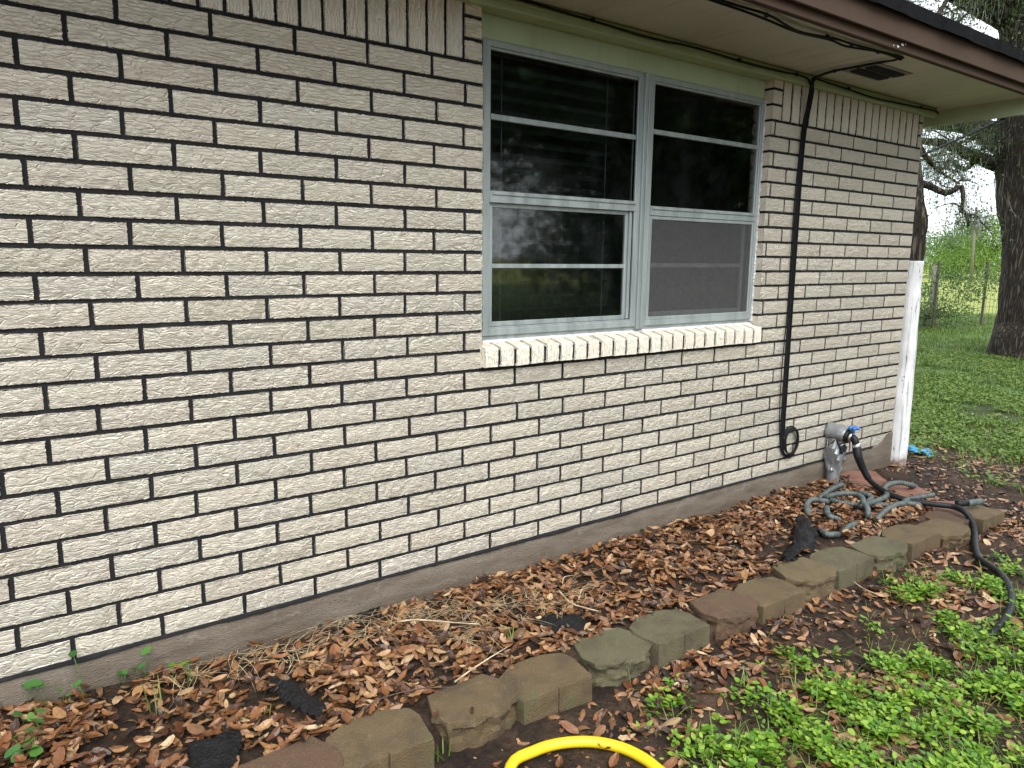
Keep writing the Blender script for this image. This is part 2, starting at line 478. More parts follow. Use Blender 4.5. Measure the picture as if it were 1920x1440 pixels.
def spline(P, step):
    """Catmull-Rom through P, resampled about every step metres"""
    P = np.array(P, float)
    Q = np.vstack([2 * P[0] - P[1], P, 2 * P[-1] - P[-2]]); out = []
    for i in range(1, len(Q) - 2):
        n = max(2, int(np.linalg.norm(Q[i + 1][:3] - Q[i][:3]) / step))
        for t in np.linspace(0, 1, n, endpoint=False):
            a, b, c, d = Q[i - 1], Q[i], Q[i + 1], Q[i + 2]
            out.append(.5 * ((2 * b) + (c - a) * t + (2 * a - 5 * b + 4 * c - d) * t * t + (3 * b - a - 3 * c + d) * t ** 3))
    out.append(P[-1]); return np.array(out)


def tube_geo(P, rad, n=10, cap=True, ring=None):
    P = np.array(P, float); m_ = len(P)
    rad = np.full(m_, rad, float) if np.isscalar(rad) else np.array(rad, float)
    T = np.gradient(P, axis=0); T /= np.maximum(np.linalg.norm(T, axis=1, keepdims=True), 1e-9)
    up = np.array([0, 0, 1.]) if abs(T[0][2]) < .9 else np.array([1., 0, 0])
    N = np.cross(T[0], up); N /= np.linalg.norm(N); V = []
    ang = np.linspace(0, 2 * math.pi, n, endpoint=False)
    for i in range(m_):
        N = N - T[i] * (N @ T[i]); N /= max(np.linalg.norm(N), 1e-9); B = np.cross(T[i], N)
        rr = rad[i] * (ring(i, ang) if ring else 1.0)
        V.append(P[i] + (np.cos(ang) * rr)[:, None] * N + (np.sin(ang) * rr)[:, None] * B)
    V = np.vstack(V); F = []
    for i in range(m_ - 1):
        for k in range(n):
            a = i * n + k; b = i * n + (k + 1) % n; F.append((a, b, b + n, a + n))
    V = list(map(tuple, V))
    if cap:
        F.append(tuple(range(n - 1, -1, -1))); F.append(tuple(range((m_ - 1) * n, m_ * n)))
    return V, F


def fbm(x, y, s=1.0, o=3, z=0.0):
    return mnoise.fractal(Vector((x * s, y * s, z)), 1.0, 2.0, o)


# ------------------------------------------------------------------ ground
BACK_Y, FRONT_Y = -0.615, -0.795     # the row of edging blocks lies between these lines


def sstep(a, b, v):
    t = min(1, max(0, (v - a) / (b - a))); return t * t * (3 - 2 * t)


def ground_z(x, y):
    bed = -.142 - .012 * sstep(0, .6, -y) + .05 * sstep(.6, -.4, x) + .014 * fbm(x, y, 4, 3)
    out = -.222 + .014 * fbm(x, y, 3, 3, 5.) + .05 * sstep(-1.3, -4, y) * 0
    ins = sstep(-.74, -.68, y) * sstep(4.45, 4.1, x + .0 * y)
    corner = -.17 + .012 * fbm(x, y, 5, 3, 9.)
    outer = out + (corner - out) * sstep(-.75, -.2, y) * sstep(6.2, 5.2, x) * sstep(3.6, 4.2, x)
    z = outer + (bed - outer) * ins
    if x > 7: z += .05 * fbm(x, y, .35, 2) * sstep(7, 12, x)
    return z


def grid_axis(parts):
    out = []
    for a, b, st in parts: out += list(np.arange(a, b, st))
    return np.array(out + [parts[-1][1]])


gx = grid_axis([(-300, -20, 40), (-20, -3, 2), (-3, -.8, .25), (-.8, 5.6, .04), (5.6, 9, .12), (9, 24, .5), (24, 60, 4), (60, 500, 55)])
gy = grid_axis([(-400, -20, 40), (-20, -3.6, 2), (-3.6, -2.0, .15), (-2.0, .16, .035), (.16, 4, .3), (4, 24, 1.), (24, 64, 5), (64, 500, 55)])
GV = [(x, y, ground_z(x, y)) for y in gy for x in gx]
nx = len(gx); GF = [(j * nx + i, j * nx + i + 1, (j + 1) * nx + i + 1, (j + 1) * nx + i) for j in range(len(gy) - 1) for i in range(nx - 1)]
gm = np_mesh('ground', np.array(GV), np.array(GF), M['soil'], True)
tag(obj('ground', gm), 'dark damp soil and lawn around the house', kind='structure')

# ------------------------------------------------------------------ house
house = empty('brick_house', (2.3, 0.0, 0.0))
tag(house, 'cream textured brick house with black mortar, twin window and brown eaves', 'house')
X0, X1 = -2.3, 4.90           # wall ends
WX0, WX1 = 1.497, 3.300       # window opening
SOF = 2.20                    # soffit height
MORT = .0052                  # mortar recess

wall = MB()
wall.box(X0, WX0 - .006, MORT, .11, 0, SOF); wall.box(WX1 + .006, X1 - .006, MORT, .11, 0, SOF)
wall.box(WX0 - .006, WX1 + .006, MORT, .11, 0, .80); wall.box(WX0 - .006, WX1 + .006, .065, .11, 2.055, SOF)
wall_o = wall.build('brick_wall', M['mortar'], house)
core = MB()                    # the rest of the shell, so that the room is dark and the corner solid
core.box(X1 - .11, X1 - .002, .111, 6, 0, SOF); core.box(X0, X1 - .112, 5.9, 6, 0, SOF); core.box(X0, X0 + .1, .111, 5.89, 0, SOF)
core.build('side_wall', M['brick'], house)
rm = MB(); rm.box(X0 + .12, X1 - .14, .3, 5.85, -.02, .0); rm.box(X0 + .12, X1 - .14, .112, 5.85, 2.21, 2.23)
rm.box(X0 + .12, X1 - .14, 3.6, 3.65, .01, 2.2); rm.box(1.1, 1.14, .13, 3.59, .01, 2.2); rm.box(3.7, 3.74, .13, 3.59, .01, 2.2)
rm.build('room_lining', M['room'], house)

fnd = MB()
N = 150; xs = np.linspace(X0, X1 + .012, N)
V = []; F = []
for i, x in enumerate(xs):
    top = .006 + .007 * fbm(x, 0, 5, 3) + (.075 * sstep(4.66, 4.9, x) + .02 * fbm(x, 3, 14, 3) * sstep(4.6, 4.75, x))
    for (yy, zz) in ((.004 + .002 * fbm(x, 1, 8), -.5), (-.002 + .002 * fbm(x, 1, 8), -.07), (-.001 + .002 * fbm(x, 2, 8), top - .012), (.003, top), (.05, top + .002)):
        V.append((x, yy, zz))
for i in range(N - 1):
    for k in range(4): F.append((i * 5 + k, (i + 1) * 5 + k, (i + 1) * 5 + k + 1, i * 5 + k + 1))
e0 = (N - 1) * 5
fnd.add(V, F); fnd.box(X1 - .1, X1 + .012, .051, 6, -.5, .0)
fnd.build('foundation', M['concrete'], house, True)
# black paint line where the lowest mortar bed laps the slab edge
V = []; F = []
xs = np.linspace(X0, 4.64, 260)
for x in xs:
    lo = .0005 - .010 * max(0, fbm(x, 7, 3.1, 3) + .15) - .004 * fbm(x, 2, 25, 2)
    V += [(x, -.0052, lo), (x, -.006, .004), (x, -.001, .012)]
for i in range(len(xs) - 1):
    F += [(i * 3, i * 3 + 3, i * 3 + 4, i * 3 + 1), (i * 3 + 1, i * 3 + 4, i * 3 + 5, i * 3 + 2)]
obj('bed_mortar', mesh('bed_mortar', V, F, M['mortar'], True), house)


# ---- bricks
def brick_mesh(L, Hh, D=.055, seed=0, vertical=False, nu=11, nv=2, amp=.0011):
    """brick with an uneven face; origin at the lower left front corner, face towards -y"""
    rnd = random.Random(seed)
    V = []; F = []; uv = []
    ju = lambda: rnd.uniform(-1, 1)
    for j in range(nv + 1):
        for i in range(nu + 1):
            u = i / nu * L; v = j / nv * Hh
            edge = i in (0, nu) or j in (0, nv)
            du = ju() * .0020 if i in (0, nu) else 0; dv = ju() * .0017 if j in (0, nv) else 0
            corner = i in (0, nu) and j in (0, nv)
            dy = (.0016 if edge else 0) + (.001 if corner else 0) + ju() * amp
            V.append((u + du, dy, v + dv))
    nfront = len(V); q = nu + 1
    for j in range(nv):
        for i in range(nu): F.append((j * q + i, j * q + i + 1, (j + 1) * q + i + 1, (j + 1) * q + i))
    per = [i for i in range(nu + 1)] + [j * q + nu for j in range(1, nv + 1)] + [nv * q + i for i in range(nu - 1, -1, -1)] + [j * q for j in range(nv - 1, 0, -1)]
    o = len(V)
    for k in per: V.append((V[k][0], D, V[k][2]))
    n = len(per)
    for k in range(n):
        a, b = per[k], per[(k + 1) % n]; F.append((a, o + k, o + (k + 1) % n, b))
    UV1 = []; UV2 = []
    for fi, f in enumerate(F):
        for vi in f:
            x, y, z = V[vi]
            if fi < nu * nv: UV1.append((x, z)); UV2.append((L - x, Hh - z))
            else: UV1.append((x + y + .02, z + y + .02)); UV2.append((.02, .02))
    if vertical:       # stand the brick on its end
        V = [(v[2], v[1], v[0]) for v in V]
        F = [tuple(reversed(f)) for f in F]
        U1 = []; U2 = []; k = 0
        for f in F:
            U1 += UV1[k:k + len(f)][::-1]; U2 += UV2[k:k + len(f)][::-1]; k += len(f)
        UV1, UV2 = U1, U2
    return V, F, UV1, UV2


def to_mesh(name, geo, mat):
    V, F, U1, U2 = geo
    me = mesh(name, V, F, mat)
    me.uv_layers.new(name='UVMap'); me.uv_layers.new(name='UVEdge')
    me.uv_layers['UVMap'].data.foreach_set('uv', np.array(U1, np.float32).ravel())
    me.uv_layers['UVEdge'].data.foreach_set('uv', np.array(U2, np.float32).ravel())
    me.polygons.foreach_set('use_smooth', [False] * len(me.polygons))
    return me


def screen_area(x0, x1, z0, z1):
    P = []
    for x, z in ((x0, z0), (x1, z0), (x1, z1), (x0, z1)):
        d = np.array([x, 0, z]) - CAM; q = d @ FWD
        if q < .1: return 0
        P.append((960 + FPX * (d @ RGT) / q, 720 + FPX * (d @ DWN) / q))
    cx = sum(p[0] for p in P) / 4; cy = sum(p[1] for p in P) / 4
    if not (-20 < cx < 1940 and -20 < cy < 1460): return 0
    return abs(sum(P[i][0] * P[(i + 1) % 4][1] - P[(i + 1) % 4][0] * P[i][1] for i in range(4))) / 2


J = .0125
stretchers = []       # (x0, x1, z0, z1)
brnd = random.Random(3)
for c in range(25):
    z0, z1 = c * H + J / 2, (c + 1) * H - J / 2
    dz = brnd.uniform(-.0008, .0008)
    off = 0 if c % 2 == 0 else .5
    shift = brnd.uniform(-.006, .006)
    joints = [X0] + [(k + off) * W + shift + brnd.uniform(-.0055, .0055) for k in range(-9, 20) if X0 + .03 < (k + off) * W < X1 - .04] + [X1 + J / 2]
    for a, b in zip(joints[:-1], joints[1:]):
        a2, b2 = a + J / 2, b - J / 2
        if c >= 10:            # cut by the window and its sill
            if a2 < WX0 < b2: b2 = WX0
            if WX0 <= a2 and b2 <= WX1: continue
            if a2 < WX1 < b2 and a2 > WX0 - .001: a2 = WX1 + (.012 if c == 10 else 0)
            if b2 - a2 < .022: continue
            if a2 >= WX0 - 1e-6 and b2 <= WX1 + 1e-6: continue
        stretchers.append((a2, b2, z0 + dz, z1 + dz))
stretchers.sort(key=lambda s: -screen_area(*s))
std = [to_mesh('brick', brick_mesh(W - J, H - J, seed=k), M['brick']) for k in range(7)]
rest = []
for i, (a, b, z0, z1) in enumerate(stretchers):
    L = b - a
    if i < 300:
        if abs(L - (W - J)) < .012:
            o = obj('brick', std[i % 7], wall_o, Vector((a, brnd.uniform(-.0012, .0012), z0)) - parent_world(wall_o))
            o.scale = (L / (W - J), 1, 1)
        else:
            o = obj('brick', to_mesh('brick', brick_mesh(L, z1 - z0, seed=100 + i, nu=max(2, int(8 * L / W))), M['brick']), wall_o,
                    Vector((a, 0, z0)) - parent_world(wall_o))
    else:
        rest.append((a, brnd.uniform(-.0012, .0012), z0, brick_mesh(L, z1 - z0, seed=i, nu=max(2, int(7 * L / W)))))


def join_bricks(name, items, parent):
    V = []; F = []; U1 = []; U2 = []
    for (x, y, z, g) in items:
        o = len(V); V += [(v[0] + x, v[1] + y, v[2] + z) for v in g[0]]; F += [tuple(i + o for i in f) for f in g[1]]; U1 += g[2]; U2 += g[3]
    return obj(name, to_mesh(name, (V, F, U1, U2), M['brick']), parent)


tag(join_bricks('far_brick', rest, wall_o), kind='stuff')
# soldier course with little stacks of headers beside the openings
sold = [to_mesh('soldier_brick', brick_mesh(.225, .078 - .0115, seed=300 + k, vertical=True), M['brick']) for k in range(6)]
zs = 25 * H + J / 2
pitch = .0777
k = 0; x = 1.409 - pitch; leftover = []
while x > X0:
    if x > -.35: obj('soldier_brick', sold[k % 6], wall_o, Vector((x + .0058, brnd.uniform(-.001, .001), zs)) - parent_world(wall_o))
    else: leftover.append((x + .0058, 0, zs, brick_mesh(.225, .0665, seed=500 + k, vertical=True)))
    x -= pitch; k += 1
tag(join_bricks('far_soldier_brick', leftover, wall_o), kind='stuff')
ns_ = 18; p2 = (4.845 - 3.388) / ns_
for k in range(ns_):
    o = obj('soldier_brick', sold[k % 6], wall_o, Vector((3.388 + k * p2 + .0058, brnd.uniform(-.001, .001), zs)) - parent_world(wall_o))
for (a, b) in ((1.409, WX0), (WX1, 3.388), (4.845, X1)):
    for c in (25, 26, 27):
        L = b - a - (.006 if b != X1 else 0) - (.006 if a != WX1 else 0)
        xa = a + (.006 if a != WX1 else 0)
        obj('header_brick', to_mesh('header_brick', brick_mesh(L, H - J, seed=int(a * 50) + c, nu=4), M['brick']), wall_o,
            Vector((xa, 0, c * H + J / 2)) - parent_world(wall_o))

# ---- sill of rowlock bricks
sill = MB(); sill.box(WX0 - .004, WX1 + .006, -.020, .10, .787, .853)
V = [(WX0, -.0262, .858), (WX1, -.0262, .858), (WX1, .10, .884), (WX0, .10, .884), (WX0, -.0262, .80), (WX1, -.0262, .80), (WX1, .10, .80), (WX0, .10, .80)]
sill = MB().add(V, [(0, 1, 2, 3), (4, 7, 6, 5), (0, 4, 5, 1), (1, 5, 6, 2), (2, 6, 7, 3), (3, 7, 4, 0)])
sill_o = sill.build('window_sill', M['mortar'], house)
NS = 23; ps = (3.306 - 1.486) / NS


def sill_geo(seed):
    rnd = random.Random(seed); w = ps - .0145
    prof = [(-.030, .792), (-.0315, .83), (-.030, .864), (-.026, .870), (.03, .882), (.085, .895), (.085, .792)]
    V = []; F = []; n = len(prof); xsub = 3
    for i in range(xsub + 1):
        for (y, z) in prof:
            V.append((w * i / xsub + (rnd.uniform(-.001, .001) if i in (0, xsub) else 0), y + rnd.uniform(-.0012, .0012), z + rnd.uniform(-.0012, .0012)))
    for i in range(xsub):
        for k in range(n): F.append((i * n + k, i * n + (k + 1) % n, (i + 1) * n + (k + 1) % n, (i + 1) * n + k))
    F.append(tuple(range(n))); F.append(tuple(range((xsub + 1) * n - 1, xsub * n - 1, -1)))
    U1 = []; U2 = []
    for f in F[:-2]:
        for vi in f:
            x, y, z = V[vi]; s_ = (z - .79) + (y + .03)
            U1.append((s_ + .001, x)); U2.append((.19 - s_, w - x))
    for f in F[-2:]:
        for vi in f: U1.append((V[vi][2], V[vi][1] + .05)); U2.append((.02, .02))
    F = [tuple(reversed(f)) for f in F]
    A = []; B = []; k = 0
    for f in F:
        A += U1[k:k + len(f)][::-1]; B += U2[k:k + len(f)][::-1]; k += len(f)
    return V, F, A, B


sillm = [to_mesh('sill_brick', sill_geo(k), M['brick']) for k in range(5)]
for me in sillm:
    bm = bmesh.new(); bm.from_mesh(me); bmesh.ops.recalc_face_normals(bm, faces=bm.faces); bm.to_mesh(me); bm.free()
for k in range(NS):
    obj('sill_brick', sillm[k % 5], sill_o, Vector((1.486 + k * ps + .003, brnd.uniform(-.003, .001), brnd.uniform(-.002, .0015))) - parent_world(sill_o))

# ---- window
YF = .042
win = MB()
win.frame(1.503, 3.296, .888, 2.062, .024, YF + .012, .085, wb=.03)
win.build('window', M['alu'], house, bevel=.002)
win_o = bpy.data.objects['window']


def wpart(name, mb, mat, bevel=.0015): return mb.build(name, mat, win_o, bevel=bevel)


b = MB(); b.frame(1.522, 2.402, .912, 2.052, .034, YF, .075, wb=.026, wt=.02); b.frame(1.553, 2.380, .934, 2.034, .012, YF + .008, .072)
wpart('unit_frame', b, M['alu'])
b = MB(); b.frame(2.452, 3.290, .912, 2.052, .018, YF, .075, wb=.026, wt=.02); b.frame(2.468, 3.276, .934, 2.034, .012, YF + .008, .072)
wpart('unit_frame', b, M['alu'])
b = MB(); b.box(2.398, 2.452, YF - .012, .08, .900, 2.058); b.box(2.418, 2.432, YF - .017, YF - .013, .905, 2.05)
wpart('mullion', b, M['alu'])
# left unit: upper lights, meeting rail, lower sash with its bar
b = MB(); b.box(1.566, 2.368, YF + .006, YF + .024, 1.764, 1.786); wpart('glazing_bar', b, M['alu'])
b = MB(); b.box(1.556, 2.378, YF - .002, YF + .03, 1.446, 1.492); b.box(1.566, 2.368, YF - .008, YF - .003, 1.476, 1.489); wpart('meeting_rail', b, M['alu'])
b = MB(); b.frame(1.566, 2.345, .947, 1.445, .016, YF + .016, YF + .034, wb=.02); wpart('lower_sash', b, M['alu'])
b = MB(); b.box(1.582, 2.329, YF + .017, YF + .03, 1.186, 1.204); wpart('glazing_bar', b, M['alu'])
b = MB(); b.box(2.346, 2.356, YF + .006, YF + .03, .95, 1.445); b.box(2.361, 2.367, YF + .012, YF + .03, .95, 1.445); wpart('sash_track', b, M['alu'])
# right unit
b = MB(); b.box(2.48, 3.264, YF + .006, YF + .024, 1.802, 1.824); wpart('glazing_bar', b, M['alu'])
b = MB(); b.box(2.472, 3.272, YF - .002, YF + .03, 1.432, 1.476); b.box(2.48, 3.264, YF - .008, YF - .003, 1.46, 1.473); wpart('meeting_rail', b, M['alu'])
b = MB(); b.frame(2.48, 3.225, .955, 1.431, .02, YF + .022, YF + .04); wpart('lower_sash', b, M['alu'])
b = MB(); b.box(2.501, 3.204, YF + .023, YF + .036, 1.19, 1.21); wpart('glazing_bar', b, M['alu'])
b = MB(); b.frame(2.474, 3.27, .938, 1.431, .016, YF + .002, YF + .012); wpart('screen_frame', b, M['alu'])
scr = MB().add([(2.489, YF + .007, .953), (3.255, YF + .007, .953), (3.255, YF + .007, 1.416), (2.489, YF + .007, 1.416)], [(0, 1, 2, 3)])
obj('insect_screen', mesh('insect_screen', scr.V, scr.F, M['screen']), win_o)
for (a0, a1, z0, z1, yy) in ((1.567, 2.367, 1.787, 2.022, .058), (1.567, 2.367, 1.493, 1.763, .058), (1.583, 2.328, 1.205, 1.428, .066), (1.583, 2.328, .968, 1.185, .066),
                             (2.481, 3.263, 1.825, 2.022, .058), (2.481, 3.263, 1.477, 1.801, .058), (2.502, 3.203, 1.211, 1.41, .072), (2.502, 3.203, .976, 1.189, .072)):
    p = MB().add([(a0, yy, z0), (a1, yy, z0), (a1, yy, z1), (a0, yy, z1)], [(0, 1, 2, 3)])
    obj('pane', mesh('pane', p.V, p.F, M['glass']), win_o)
# caulk bead, ragged along the right jamb
V = []; F = []
zz = np.linspace(.90, 2.05, 120)
for z in zz:
    V += [(3.2985, .036 + .006 * random.random(), z), (3.2955 - .007 * random.random(), .036 + .004 * random.random(), z), (3.290, .0525, z)]
for i in range(len(zz) - 1):
    F += [(i * 3, i * 3 + 1, i * 3 + 4, i * 3 + 3), (i * 3 + 1, i * 3 + 2, i * 3 + 5, i * 3 + 4)]
obj('caulk_bead', mesh('caulk_bead', V, F, M['caulk']), win_o)
V = []; F = []
xx = np.linspace(1.5, 3.296, 150)
for x in xx:
    V += [(x, .040 - .010 * max(0, fbm(x, 5, 9, 3)), .8835), (x, .048, .889), (x, .0555, .893 + .002 * random.random())]
for i in range(len(xx) - 1):
    F += [(i * 3, i * 3 + 3, i * 3 + 4, i * 3 + 1), (i * 3 + 1, i * 3 + 4, i * 3 + 5, i * 3 + 2)]
obj('caulk_bead', mesh('caulk_bead', V, F, M['caulk']), win_o)

# ---- timber trim, soffit, fascia, roof edge
b = MB(); b.box(X0, 4.985, -.032, .002, 2.148, SOF - .001); b.box(X0, 4.98, -.038, -.0325, 2.176, SOF - .001)
b.build('frieze_moulding', M['frieze'], house, bevel=.003)
b = MB(); b.box(WX0 + .002, WX1 - .002, .052, .064, 2.060, 2.16); b.box(WX0 + .002, WX1 - .002, .003, .0515, 2.149, 2.16)
b.build('header_board', M['frieze'], house, bevel=.002)
b = MB(); b.box(X0, 3.27, -.572, -.0385, SOF, SOF + .012); b.box(3.274, 5.035, -.572, -.0385, SOF + .001, SOF + .012)
b.box(4.988, 5.035, -.038, 6, SOF + .001, SOF + .012)
b.build('soffit', M['soffit'], house)
b = MB(); b.box(X0, 5.063, -.60, -.573, 2.178, 2.335); b.build('fascia', M['fascia'], house, bevel=.003)
b = MB(); b.box(X0, 5.085, -.622, -.6005, 2.216, 2.322); b.build('fascia_trim', M['fascia'], house, bevel=.003)
for (px, py, sz) in ((1684, 87, .012), (1693, 84, .016), (1676, 85, .006), (1698, 83, .008)):
    q_ = at_y(px, py, -.602); ch = MB().add([(q_[0] + sz * math.cos(a_) * random.uniform(.5, 1.2), -.6022, q_[2] + .5 * sz * math.sin(a_) * random.uniform(.5, 1.2)) for a_ in np.linspace(0, 5.5, 8)], [tuple(range(8))])
    ch.build('peeled_paint', M['caulk'], house)
b = MB(); b.box(5.036, 5.062, -.572, 6, 2.105, 2.335); b.build('side_fascia', M['frieze'], house, bevel=.003)
rf = MB()
V = []; F = []; n = 160
xs = np.linspace(X0, 5.13, n)
for x in xs:
    e = .004 * fbm(x, 0, 6, 2) + .006 * math.floor((x * 3.3) % 2)
    V += [(x, -.650 + e, 2.308), (x, -.655 + e, 2.362 + .5 * e), (x, 3.2, 3.70), (x, -.60, 2.340)]
for i in range(n - 1):
    a = i * 4; F += [(a, a + 4, a + 5, a + 1), (a + 1, a + 5, a + 6, a + 2), (a + 3, a + 7, a + 4, a)]
rf.add(V, F); rf.add([(5.13, -.650, 2.308), (5.13, -.655, 2.362), (5.13, 3.2, 3.70), (5.13, 3.2, 2.35)], [(0, 1, 2, 3)])
rf.add([(X0, 3.2, 3.70), (5.13, 3.2, 3.70), (5.13, 6.6, 2.4), (X0, 6.6, 2.4)], [(0, 1, 2, 3)])
rf.build('roof', M['roof'], house)
b = MB(); b.box(X0, 5.03, -.57, 6, 2.325, 2.333); b.build('roof_deck', M['room'], house)
# soffit vent: a stamped plate with two rows of louvres
vx0, vx1, vy0, vy1 = 3.60, 3.925, -.375, -.205
v = MB(); v.frame(0, 1, 0, 1, .05, 0, 1)
b = MB()
for (a0, a1, c0, c1) in ((vx0 - .012, vx1 + .012, vy0 - .012, vy0 + .012), (vx0 - .012, vx1 + .012, vy1 - .012, vy1 + .012), (vx0 - .012, vx0 + .012, vy0 + .0125, vy1 - .0125),
                         (vx1 - .012, vx1 + .012, vy0 + .0125, vy1 - .0125)):
    b.box(a0, a1, c0, c1, SOF - .003, SOF - .0005)
b.box(vx0 + .0125, vx1 - .0125, (vy0 + vy1) / 2 - .007, (vy0 + vy1) / 2 + .007, SOF - .003, SOF - .0005)
vent_o = b.build('soffit_vent', M['ventmetal'], house)
b = MB(); b.box(vx0 + .013, vx1 - .013, vy0 + .013, vy1 - .013, SOF - .0008, SOF - .0003); b.build('vent_opening', M['vent'], vent_o)
lv = MB(); lv.add([(0, 0, -.001), (.004, 0, -.001), (.010, 0, -.012), (.008, 0, -.012), (0, .058, -.001), (.004, .058, -.001), (.010, .058, -.012), (.008, .058, -.012)],
                  [(0, 1, 2, 3), (4, 7, 6, 5), (0, 4, 5, 1), (1, 5, 6, 2), (2, 6, 7, 3), (3, 7, 4, 0)])
lme = mesh('louvre', lv.V, lv.F, M['vent'])
for row in (vy0 + .016, (vy0 + vy1) / 2 + .010):
    for k in range(16): obj('louvre', lme, vent_o, Vector((vx0 + .022 + k * .018, row, SOF)) - parent_world(vent_o))

# ---- window blind inside
bl = empty('venetian_blind', (1.95, .14, .92))
tag(bl, 'wide slatted blind hanging inside behind the left window unit', 'blind')
sm_ = MB(); sm_.add([(-.36, -.03, -.008), (.36, -.03, -.008), (.36, 0, 0.0), (-.36, 0, 0.0), (.36, .03, -.004), (-.36, .03, -.004)], [(0, 1, 2, 3), (3, 2, 4, 5)])
slat_me = mesh('slat', sm_.V, sm_.F, M['slat'])
for k in range(19):
    o = obj('slat', slat_me, bl, (0, 0, .035 + k * .058)); o.rotation_euler = (math.radians(-18), 0, 0)
b = MB(); b.box(1.58, 2.32, .115, .165, 2.02, 2.05); b.build('head_rail', M['slat'], bl)
for xx_ in (1.66, 2.24):
    b = MB(); b.tube([(xx_, .112, .93), (xx_, .112, 2.03)], .0018, 5); b.build('ladder_cord', M['slat'], bl)

# ------------------------------------------------------------------ cables
def cable(name, runs, label, clips=(), rad=.005, group=None, cat='cable'):
    r0 = runs[0][0]; root = empty(name, r0); tag(root, label, cat, group)
    for pts, r in [(p, rad) for p in runs]:
        mb = MB(); mb.tube(spline(pts, .02), r, 7); mb.build('strand', M['cable'], root, True)
    for c in clips:
        mb = MB(); c = np.array(c); mb.box(c[0] - .009, c[0] + .009, c[1] - .008, c[1] + .004, c[2] - .009, c[2] + .007); mb.build('clip', M['cable'], root, bevel=.002)
    return root


zc = SOF - .012
fr_left = [(-2.2, -.043, 2.19), (-.8, -.043, 2.187), (.4, -.043, 2.192), (1.2, -.043, 2.188), (1.55, -.043, 2.192), (2.0, -.043, 2.183), (2.35, -.043, 2.176), (2.62, -.043, 2.183), (3.0, -.043, 2.176), (3.3, -.043, 2.178), (3.45, -.044, 2.182), (3.53, -.046, 2.17)]
down = [(3.56, -.048, 2.12), (3.575, -.03, 2.05), (3.572, -.012, 1.9), (3.570, -.010, 1.6), (3.575, -.009, 1.2), (3.58, -.009, .8), (3.585, -.009, .5), (3.588, -.010, .26)]
cx, cz = 3.665, .178


def coil(r, turns, ph, y0):
    out = []
    for i in range(int(turns * 14) + 1):
        a = math.pi + ph + i / 14 * 2 * math.pi
        rr = r * (1 + .05 * math.sin(i * 1.7)); out.append((cx + rr * .93 * math.cos(a), y0 - .004 * (i / 14), cz + rr * math.sin(a) * 1.08))
    return out


cable('coaxial_cable', [fr_left + down[0:] + coil(.078, 2.1, 0, -.012)],
      'black cable run under the frieze, down the wall and coiled at its foot', [(2.0, -.043, 2.186), (2.95, -.043, 2.18), (3.42, -.043, 2.183), (3.571, -.006, 1.75), (3.577, -.006, 1.0), (3.585, -.006, .5), (3.593, -.006, .24)])
sof = [(-2.2, -.50, zc), (.5, -.53, zc), (1.6, -.50, zc), (2.28, -.509, zc), (2.5, -.522, zc - .004), (2.75, -.49, zc - .012), (3.0, -.505, zc - .002), (3.15, -.503, zc), (3.35, -.52, zc), (3.53, -.532, zc), (3.552, -.51, zc)]
back_ = [(3.55, -.42, zc), (3.54, -.30, zc), (3.525, -.2, zc - .002), (3.535, -.12, zc - .006), (3.55, -.062, 2.175)]
cable('coaxial_cable', [[(p[0], p[1], p[2]) for p in sof] + back_ + [(x + .011, y - .004, z) for x, y, z in down] + [(x, y - .006, z + .004) for x, y, z in coil(.068, 1.8, .3, -.016)],
                        [(p[0], p[1] + .02 + .015 * math.sin(i * 2.1), p[2] - .001) for i, p in enumerate(sof)] + [(x - .013, y, z) for x, y, z in back_] + [(x - .012, y + .002, z) for x, y, z in down] + coil(.088, 1.0, -.2, -.011)],
      'pair of black cables along the soffit edge turning back past the vent', [(2.5, -.51, zc), (2.95, -.497, zc), (3.15, -.494, zc), (3.35, -.51, zc), (3.545, -.515, zc), (3.54, -.31, zc), (3.525, -.19, zc)])
cable('coaxial_cable', [[(3.56, -.05, 2.15), (3.60, -.043, 2.185), (3.72, -.043, 2.182), (3.92, -.043, 2.176), (4.2, -.043, 2.166), (4.5, -.043, 2.172), (4.75, -.043, 2.178), (4.95, -.043, 2.181), (4.99, -.04, 2.172)]],
      'thin black cable under the frieze between the vent and the corner', [(3.92, -.043, 2.18), (4.75, -.043, 2.181)])
# loose thin wire hanging beside the main drop
cable('coaxial_cable', [[(3.545, -.05, 2.15), (3.548, -.03, 2.0), (3.535, -.012, 1.6), (3.545, -.011, 1.0), (3.535, -.011, .6), (3.548, -.012, .3), (3.575, -.013, .16)]],
      'thin loose wire hanging just left of the thick cable drop', rad=.003)

